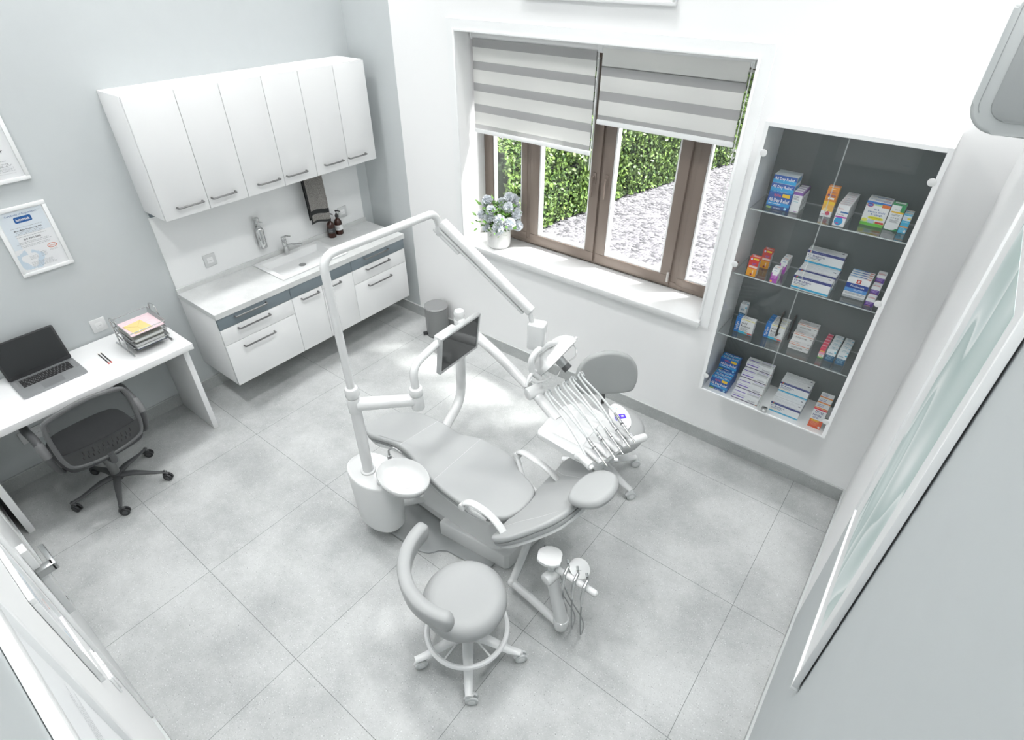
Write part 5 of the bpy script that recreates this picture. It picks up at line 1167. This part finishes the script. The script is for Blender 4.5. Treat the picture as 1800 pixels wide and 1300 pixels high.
pt = thing('wall_picture', 'large white framed picture of pale teal waves on the right wall', 'picture', (W-.02, -1.66, 1.097))
PY0, PY1, PZ0, PZ1 = -2.077, -1.256, 1.097, 2.41; xf = 4.222
q = MB(); fw = .014; xb = W-.005
q.box(xf, xb, PY0, PY1, PZ0, PZ0+fw, M_frame, .001); q.box(xf, xb, PY0, PY1, PZ1-fw, PZ1, M_frame, .001); q.box(xf, xb, PY0, PY0+fw, PZ0+fw, PZ1-fw, M_frame, .001); q.box(xf, xb, PY1-fw, PY1, PZ0+fw, PZ1-fw, M_frame, .001)
obj('frame', q, pt)
q = MB(); q.box(W-.005, W-.001, PY0+.03, PY1-.03, PZ0+.03, PZ1-.03, M_black); obj('shadow_gap_sheet', q, pt)  # black sheet puts the shadow of the gap behind the frame into colour
q = MB(); q.box(xb-.009, xb-.001, PY0+fw, PY1-fw, PZ0+fw, PZ1-fw, M_frame); q.box(xb-.0095, xb-.0089, PY0+.122, PY1-.165, PZ0+.125, PZ1-.12, mt); obj('print', q, pt, smooth=0)

# air conditioner near the ceiling, end cap facing the viewer
ac = thing('air_conditioner', 'pale grey wall air conditioner high on the right wall, seen end on', 'air conditioner', (4.13, -.8, 2.42))
ey0, ey1 = -1.2, -.48; ex0, ez0, ez1 = 4.024, 2.424, 2.712
def rprof(x0, x1, z0, z1, r, n=8):
    o = [(x1, z0)]
    for k in range(n+1): a = -PI/2-k*PI/2/n; o.append((x0+r+r*math.cos(a), z0+r+r*math.sin(a)))
    r2 = .012
    for k in range(n+1): a = PI-k*PI/2/n; o.append((x0+r2+r2*math.cos(a), z1-r2+r2*math.sin(a)))
    o.append((x1, z1)); return o
def extr(prof, y0, y1, m, bev, b_=None):
    q = b_ or MB(); q.prism([(x_, z_) for x_, z_ in prof], -y1, -y0, m, bev, M=Matrix.Rotation(PI/2, 4, 'X')); return q
M_acg = mat('pale_grey_ac_plastic', (.46, .48, .48), .45); M_acd = mat('mid_grey_ac_panel', (.30, .315, .315), .5)
obj('housing', extr(rprof(ex0, W-.001, ez0, ez1, .072), ey0, ey1, M_acg, .010), ac)
obj('end_panel', extr(rprof(4.066, W-.002, ez0+.034, ez1-.045, .042), ey0-.004, ey0+.01, M_acd, .003), ac)
q = MB(); q.tube([(x_, ey0-.0005, z_) for x_, z_ in rprof(4.040, 4.2, ez0+.026, ez1, .05)[6:-1]], .0008, M_acd, seg=6); obj('seam', q, ac)
q = MB(); q.box(ex0+.03, W-.002, ey0+.01, ey1-.01, ez1+.0005, ez1+.012, M_trim, .003); obj('top_cover', q, ac)

# picture above the window
pa = thing('wall_picture', 'wide white framed picture high above the window, mostly out of view', 'picture', (2.2, -.01, 2.58))
q = MB(); PX0, PX1 = 1.70, 2.645
for a in ((PX0, PX1, 2.583, 2.600), (PX0, PX1, 2.93, 2.947)): q.box(a[0], a[1], -.022, -.001, a[2], a[3], mat('pale_grey_frame', (.70, .71, .71), .4), .001)
for x0 in (PX0, PX1-.017): q.box(x0, x0+.017, -.022, -.001, 2.60, 2.93, MATS['pale_grey_frame'], .001)
obj('frame', q, pa)
q = MB(); q.box(PX0+.017, PX1-.017, -.012, -.002, 2.60, 2.93, M_paper); q.box(2.33, 2.48, -.0127, -.0121, 2.618, 2.66, M_greyp); obj('print', q, pa, smooth=0)

# ------------------------------------------------------------------ door wall (front left): door, frames, switches
dw = MB(); DX0, DX1 = 1.10, 2.06
y = D
for x0, x1, z0, z1 in ((DX0-.08, DX0, 0, 2.13), (DX1, DX1+.08, 0, 2.13), (DX0, DX1, 2.05, 2.13)): dw.box(x0, x1, y, y+.012, z0, z1, M_trim, .003)
struct('trim_door', dw)
dr = struct('door_1', MB().box(DX0+.002, DX1-.002, y+.0002, y+.010, .004, 2.048, mat('pale_door_lacquer', (.74, .75, .75), .35), .002))
q = MB(); q.box(1.935, 1.985, y+.010, y+.033, .755, 1.13, mat('pale_lock_plate', (.66, .67, .67), .35), .003); pl_ = obj('lock_plate', q, dr)
q = MB(); q.box(1.975, 2.008, y+.012, y+.068, 1.003, 1.036, M_metal, .003); q.box(1.875, 2.008, y+.056, y+.074, 1.003, 1.036, M_metal, .004); obj('door_handle', q, dr)
q = MB(); q.box(1.950, 1.968, y+.033, y+.0345, .80, .818, M_dmetal, .001); obj('keyhole', q, dr)
framed('certificate_frame', 'white framed certificate on the white wall beside the door at the left edge', 'certificate', (2.705, D, 1.18), (-1, 0, 0), .305, .40, cert_blue, nrm=(0, 1, 0), th=.013, glass=False, group='framed certificates')
framed('document_frame', 'large white framed document on the grey paint at the bottom left corner', 'picture', (3.80, D, 1.30), (-1, 0, 0), .63, .81, cert_plain, nrm=(0, 1, 0), fw=.032, th=.016, glass=False, group='framed certificates')
ls = thing('light_switch', 'white double light switch on the wall between the door and the certificate', 'switch', (2.37, D, .76))
q = MB(); q.box(2.29, 2.45, D+.0002, D+.007, .765, .86, M_trim, .002); obj('cover_plate', q, ls)
for k in range(2): q = MB(); q.box(2.30+.073*k, 2.368+.073*k, D+.007, D+.012, .775, .85, M_trim, .002); obj('rocker', q, ls)

# ------------------------------------------------------------------ outside: gravel, hedges
mg, nt, bs = nmat('grey_gravel'); ge = nt.nodes.new('ShaderNodeNewGeometry')
vo = nt.nodes.new('ShaderNodeTexVoronoi'); vo.inputs['Scale'].default_value = 24; nt.links.new(ge.outputs['Position'], vo.inputs['Vector'])
cr = nt.nodes.new('ShaderNodeValToRGB'); el = cr.color_ramp.elements; el[0].color = (.05, .05, .055, 1); el[0].position = .0; el[1].color = (.27, .26, .285, 1); el[1].position = 1
sp = nt.nodes.new('ShaderNodeSeparateColor'); nt.links.new(vo.outputs['Color'], sp.inputs[0]); nt.links.new(sp.outputs[0], cr.inputs[0])
nt.links.new(cr.outputs[0], bs.inputs['Base Color']); bs.inputs['Roughness'].default_value = .9
bu = nt.nodes.new('ShaderNodeBump'); bu.inputs['Strength'].default_value = .9; bu.inputs['Distance'].default_value = .03; bu.invert = True
nt.links.new(vo.outputs['Distance'], bu.inputs['Height']); nt.links.new(bu.outputs[0], bs.inputs['Normal'])
obj('gravel_ground', MB().box(-8, 14, WT+.001, 22, -.35, -.15, mg), kind='stuff', label='grey gravel ground outside the window', cat='gravel', smooth=0)
obj('pale_ground_strip', MB().box(-2, 8, WT+.001, .95, -.149, -.12, mat('pale_ground', (.62, .61, .63), .8)), kind='structure', smooth=0)  # flat pale strip over the gravel, along the window wall
ml, nt, bs = nmat('hedge_leaf')
oi = nt.nodes.new('ShaderNodeNewGeometry'); nz = nt.nodes.new('ShaderNodeTexNoise'); nz.inputs['Scale'].default_value = 7; nt.links.new(oi.outputs['Position'], nz.inputs['Vector'])
wn_ = nt.nodes.new('ShaderNodeTexWhiteNoise'); vm = nt.nodes.new('ShaderNodeVectorMath'); vm.operation = 'SNAP'; vm.inputs[1].default_value = (.05, .05, .05); nt.links.new(oi.outputs['Position'], vm.inputs[0]); nt.links.new(vm.outputs[0], wn_.inputs['Vector'])
ad = nt.nodes.new('ShaderNodeMath'); ad.operation = 'ADD'; nt.links.new(nz.outputs['Fac'], ad.inputs[0]); nt.links.new(wn_.outputs['Value'], ad.inputs[1])
cr = nt.nodes.new('ShaderNodeValToRGB'); el = cr.color_ramp.elements; el[0].position = .3; el[0].color = (.035, .085, .02, 1); el[1].position = 1.0; el[1].color = (.21, .33, .07, 1)
dv = nt.nodes.new('ShaderNodeMath'); dv.operation = 'MULTIPLY'; dv.inputs[1].default_value = .62; nt.links.new(ad.outputs[0], dv.inputs[0])
nt.links.new(dv.outputs[0], cr.inputs[0]); nt.links.new(cr.outputs[0], bs.inputs['Base Color']); bs.inputs['Roughness'].default_value = .45; MATS['hl'] = ml
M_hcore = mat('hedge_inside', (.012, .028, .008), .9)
hr = random.Random(11)
def hedge(name, label, pts, wdt, h, n, ls_):
    "pts: centre line on the ground"
    q = MB(); i = q.mi(ml); P = [Vector((*p, -.15)) for p in pts]
    segs = [(P[k], P[k+1]) for k in range(len(P)-1)]; tot = sum((b-a).length for a, b in segs)
    for a, b in segs:
        d = (b-a).normalized(); s_ = Vector((d.y, -d.x, 0)); L = (b-a).length
        M_ = Matrix(((d.x, s_.x, 0, a.x), (d.y, s_.y, 0, a.y), (0, 0, 1, a.z), (0, 0, 0, 1)))
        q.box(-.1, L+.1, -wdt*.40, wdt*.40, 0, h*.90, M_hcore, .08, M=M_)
        for _ in range(int(n*L/tot)):
            u = hr.uniform(-.1, L+.1); face = hr.random()
            bump = .5+.5*math.sin(u*2.3+a.x)*math.sin(u*5.1)
            if face < .62: v = wdt*.5*(1 if hr.random() < .85 else -1)*(1+.10*bump); z = hr.uniform(0, h)**1.0; nn = Vector((0, math.copysign(1, v), .3))
            else: v = hr.uniform(-wdt*.5, wdt*.5); z = h*(1+.06*bump); nn = Vector((0, 0, 1))
            c = M_ @ Vector((u, v+hr.gauss(0, .03), max(ls_*1.4, z+hr.gauss(0, .025))))
            nn = (M_.to_3x3() @ nn+Vector((hr.gauss(0, .6), hr.gauss(0, .6), hr.gauss(0, .6)))).normalized(); t_ = nn.orthogonal().normalized(); t_.rotate(Matrix.Rotation(hr.uniform(0, 6.28), 3, nn)); w_ = nn.cross(t_); L_ = ls_*hr.uniform(.7, 1.3)
            q.bm.faces.new([q.bm.verts.new(x) for x in (c-t_*L_, c+w_*L_*.55, c+t_*L_, c-w_*L_*.55)]).material_index = i
    return obj(name, q, label=label, cat='hedge', group='hedges outside', smooth=0, normals=False)
hedge('hedge', 'clipped green hedge bordering the gravel on the left outside the window', [(-.55, 2.2), (-.38, 3.6), (-.05, 5.2), (.45, 7.2)], .95, 1.05, 26000, .030)
hedge('hedge', 'low dark green hedge near the left window pane', [(-1.7, .98), (-.62, 1.10)], .55, .75, 6000, .026)
hedge('hedge', 'distant green hedge closing off the far end of the gravel', [(-4, 9.4), (7, 8.9)], 1.0, 1.2, 9000, .055)
obj('garden_wall', MB().box(-8, 9, 11.0, 11.25, -.149, 1.9, mat('dark_garden_wall', (.10, .10, .11), .9)), kind='structure', smooth=0)

# ------------------------------------------------------------------ lamps
LPos = [(x_, y_) for x_ in (.5, 2.25, 4.0) for y_ in (-.35, -1.5, -2.7)]
M_emit = mat('lamp_diffuser', (.9, .9, .9), .5, emit=(1, 1, 1), es=1.5)
for k, (x_, y_) in enumerate(LPos):
    t = thing('ceiling_lamp', 'square white ceiling lamp panel', 'lamp', (x_, y_, H-.03), 'ceiling lamps')
    q = MB(); q.box(x_-.17, x_+.17, y_-.17, y_+.17, H-.02, H-.001, M_trim, .003); obj('housing', q, t)
    q = MB(); q.box(x_-.155, x_+.155, y_-.155, y_+.155, H-.023, H-.0205, M_emit); obj('diffuser', q, t)
    l = bpy.data.lights.new('panel_light', 'AREA'); l.shape = 'SQUARE'; l.size = .30; l.energy = 12.4*(.92 if y_ > -.5 else 1.04); l.spread = math.radians(125); l.color = (1, 1, 1)
    lo_b = bpy.data.objects.new('panel_light', l); COL.objects.link(lo_b); lo_b.location = (x_, y_, H-.026)
sun = bpy.data.lights.new('sun', 'SUN'); sun.energy = 19.0; sun.angle = math.radians(8.0); sun.color = (1, .985, .96)
so_ = bpy.data.objects.new('sun', sun); COL.objects.link(so_); so_.rotation_euler = Vector((-.42, -.42, -1)).to_track_quat('-Z', 'Y').to_euler(); so_.location = (4, 5, 6)
wl = bpy.data.worlds.new('sky'); sc.world = wl; wl.use_nodes = True; bg = wl.node_tree.nodes['Background']; bg.inputs[0].default_value = (.95, .98, 1.0, 1); bg.inputs[1].default_value = 1.2

# ------------------------------------------------------------------ camera
cam = bpy.data.cameras.new('camera'); co = bpy.data.objects.new('camera', cam); COL.objects.link(co)
cam.sensor_width = 36; cam.lens = 994.66182/1800*36; cam.clip_start = .01
R = ((0.79161894, 0.61101177, 0.0020165), (0.36489926, -0.47010651, -0.80364694), (-0.49008977, 0.63691796, -0.59510296))
co.matrix_world = Matrix(((R[0][0], -R[1][0], -R[2][0], 4.0523), (R[0][1], -R[1][1], -R[2][1], -3.1764), (R[0][2], -R[1][2], -R[2][2], 2.8051), (0, 0, 0, 1)))
sc.camera = co
vs = sc.view_settings; vs.view_transform = 'Standard'; vs.look = 'None'; vs.exposure = 0.0; vs.gamma = 1.0; vs.use_curve_mapping = False
cy = sc.cycles; cy.max_bounces = 10; cy.diffuse_bounces = 6; cy.glossy_bounces = 5; cy.transmission_bounces = 6; cy.transparent_max_bounces = 24
cy.caustics_reflective = False; cy.caustics_refractive = False; cy.sample_clamp_indirect = 6; cy.use_denoising = True
